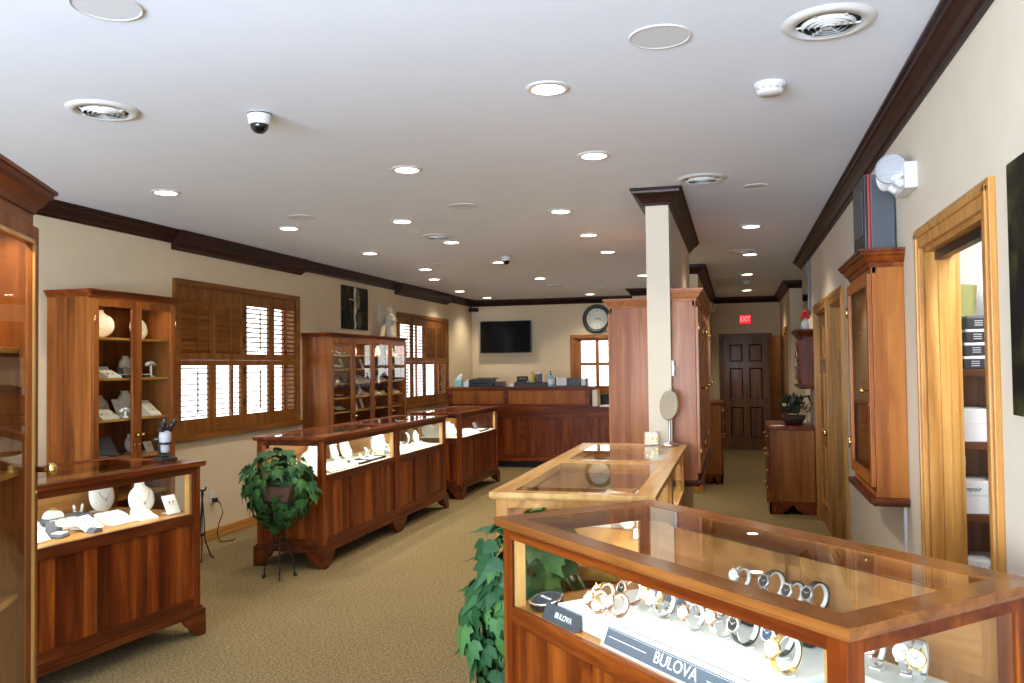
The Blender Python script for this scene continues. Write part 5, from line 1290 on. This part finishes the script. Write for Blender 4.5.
for k in range(9):
    a = k*2.4; m.sphere((-.085+.025*math.cos(a)*(k/9.), -.09+.025*math.sin(a)*(k/9.), .22+.008*math.sin(k)), .026, (1,1,.55), 10)
m.build('cream_bloom', plain('cream_petals', (.78,.66,.36), .6), o)
m = MB()
for k in range(6): m.sphere((rn.uniform(-.08,.12), rn.uniform(-.12,.05), rn.uniform(.16,.26)), .022, (1,1,.7), 10)
m.build('red_brown_blooms', plain('russet_petals', (.12,.03,.02), .6), o)
o = thing('frame_card', 'pale framed card leaning behind the flower basket', 'card', (.74, 9.96, .9205), R(-80))
m = MB(); m.box(-.07, .07, -.01, 0, 0, .18, .003, M=Matrix.Rotation(R(-8), 4, 'X')); m.build('frame', plain('pale_gilt', (.55,.48,.30), .4), o); m = MB(); m.box(-.055, .055, -.012, -.0095, .015, .165, M=Matrix.Rotation(R(-8), 4, 'X')); m.build('card', CREAM, o)
o = thing('paper_note', 'white slips lying on the hall chest before the flower basket', 'paper', (.42, 9.50, .9205), R(20))
m = MB(); m.box(-.06, .06, -.05, .05, 0, .004); m.build('slips', PAPER, o)

# ------------------------------------------------------------------ closet shelves
o = thing('closet_shelving', 'dark wooden shelving inside the open closet doorway', 'shelving', (1.45, 4.42, 0))
SHW = wood('closet_wood', (.075,.028,.012), (.12,.048,.022), (.18,.075,.035), 'x'); SHZ = wood('closet_wood', (.20,.095,.05), (.30,.155,.085), (.40,.22,.13), 'z', boards=.07)
m = MB(); m.box(-.475, .5, .15, .165, 0, 1.525); m.build('back_panel', SHZ, o)
m = MB(); m.box(-.495, -.475, -.15, .165, 0, 1.56); m.box(.5, .52, -.15, .165, 0, 1.56); m.build('side_panels', SHZ, o)
for z in (1.56, 1.225, .895, .55, .12):
    m = MB(); m.box(-.495, .52, -.16, .165, z-.035, z, .002); m.build('shelf', SHW, o)
g = 'boxes on the closet shelves'
def carton(label, x, y, z, w, d, h, mat=None, text=None, lid=True):
    o = thing('carton', label, 'box', (x, y, z), 0, g)
    m = MB(); m.box(0, w, 0, d, 0, h*.62, .002); m.build('box', mat or PAPER, o)
    m = MB(); m.box(-.002, w+.002, -.002, d+.002, h*.55, h, .002); m.build('lid', mat or PAPER, o)
    if text: text_mb(text, .03, .0005, Matrix.Translation((w*.32, -.003, h*.75)) @ Mx, .3).build('handwriting', BLKP, o)
    return o
bx = .980
carton('white lidded box on the second closet shelf', bx+.01, 4.28, 1.2265, .30, .2, .15)
carton('white box marked in pen on the third closet shelf', bx+.005, 4.28, .8965, .16, .22, .15, text='repair')
carton('small white box on end above the pen-marked box', bx+.005, 4.30, 1.048, .03, .15, .11)
carton('white box with scribbled lid on the low closet shelf', bx+.005, 4.28, .5515, .24, .22, .13, text='misc !')
carton('white box beside the pen-marked box on the third closet shelf', bx+.185, 4.28, .8965, .2, .22, .15)
BK = plain('black_card', (.02,.022,.028), .5)
for k in range(4):
    o = thing('black_box', '%s black box in the stack on the top closet shelf, counting from the shelf up' % ORD[k], 'box', (bx+.035+.006*k, 4.27, 1.5615+.062*k), 0, 'stacked black boxes')
    m = MB(); m.box(0, .085, 0, .16, 0, .045, .002); m.build('box', BK, o); m = MB(); m.box(-.002, .087, -.002, .162, .045, .058, .002); m.build('lid', PAPER if k < 3 else GREY, o)
    m = MB()
    for i in range(3): m.box(.03, .065, -.0008, 0, .012+.010*i, .016+.010*i)
    m.build('printed_lines', plain('silver_print', (.5,.5,.52), .5), o)
o = thing('grey_pouch', 'grey plastic pouch leaning against the black boxes in the closet', 'pouch', (bx+.20, 4.30, 1.5615))
m = MB(); m.loft([[(-.05,-.03,0),(.07,-.03,0),(.07,.03,0),(-.05,.03,0)],[(-.045,-.025,.12),(.07,-.025,.14),(.07,.025,.14),(-.045,.025,.12)],[(-.01,-.006,.16),(.07,-.006,.21),(.07,.006,.21),(-.01,.006,.16)]], smooth=False); m.build('pouch', plain('grey_plastic', (.22,.22,.25), .3), o)
m = MB(); m.box(-.03, .05, -.034, -.03, .02, .09); m.build('label_patch', plain('grey_patch', (.32,.32,.35), .4), o)
o = thing('green_folder', 'olive green folder leaning inside the closet behind the black boxes', 'folder', (bx+.005, 4.46, 1.5735), 0)
m = MB(); m.box(0, .10, 0, .014, 0, .40, .002, M=Matrix.Rotation(R(6), 4, 'Y')); m.build('cover', plain('olive_card', (.34,.36,.12), .5), o); m = MB(); m.box(.004, .05, -.02, -.002, 0, .24, .001, M=Matrix.Rotation(R(8), 4, 'Y')); m.build('papers', plain('pale_green_paper', (.45,.55,.48), .6), o)

# ------------------------------------------------------------------ lights
def area(name, loc, rot, sx, sy, e, col, spread=180):
    l = bpy.data.lights.new(name, 'AREA'); l.shape = 'RECTANGLE'; l.size = sx; l.size_y = sy; l.energy = e; l.color = col; l.spread = R(spread)
    o = bpy.data.objects.new(name, l); COL.objects.link(o); o.location = loc; o.rotation_euler = rot; return o
area('daylight_fill', (-1.95, -2.9, 1.5), (R(128), 0, R(3)), 4.6, 1.95, 1060, (.66,.80,1.))  # added fill behind the camera, tilted up to brighten the ceiling
area('closet_fill', (1.02, 3.15, 2.3), (R(62), 0, 0), .12, .2, 17, (1.,.96,.92))  # added fill without a fitting, aimed forward to brighten the shelves
area('store_room_lamp', (1.9, 3.4, 2.79), (0, 0, 0), .3, .3, 14, (1.,.96,.92))
w = bpy.data.worlds.new('sky'); SC.world = w; w.use_nodes = True
nt = w.node_tree; bg = nt.nodes['Background']; bg.inputs['Color'].default_value = (.97,.98,1.,1); bg.inputs['Strength'].default_value = 4.4

# ------------------------------------------------------------------ camera
cam = bpy.data.cameras.new('camera'); co = bpy.data.objects.new('camera', cam); COL.objects.link(co)
def rot_world_to_cam(yaw, pitch, roll):
    cy, sy = math.cos(yaw), math.sin(yaw)
    Bm = Matrix(((cy, sy, 0), (0, 0, -1), (-sy, cy, 0)))
    cp, sp = math.cos(pitch), math.sin(pitch); cr, sr = math.cos(roll), math.sin(roll)
    return Matrix(((cr, sr, 0), (-sr, cr, 0), (0, 0, 1))) @ Matrix(((1, 0, 0), (0, cp, sp), (0, -sp, cp))) @ Bm
A = rot_world_to_cam(.260423, .029062, .0121148)
Rm = Matrix((A[0], -Vector(A[1]), -Vector(A[2]))).transposed().to_4x4(); Rm.translation = (0, 0, 1.60)
co.matrix_world = Rm
cam.sensor_width = 36; cam.lens = 839.09*36/1024; cam.clip_start = .05; cam.clip_end = 100
SC.camera = co
SC.view_settings.view_transform = 'Standard'; SC.view_settings.look = 'None'; SC.view_settings.gamma = 1; SC.view_settings.use_curve_mapping = False
SC.view_settings.exposure = 0.0
cy = SC.cycles
cy.use_denoising = True; cy.max_bounces = 10; cy.diffuse_bounces = 5; cy.glossy_bounces = 5; cy.transparent_max_bounces = 24; cy.sample_clamp_indirect = 5.; cy.caustics_reflective = False; cy.caustics_refractive = False
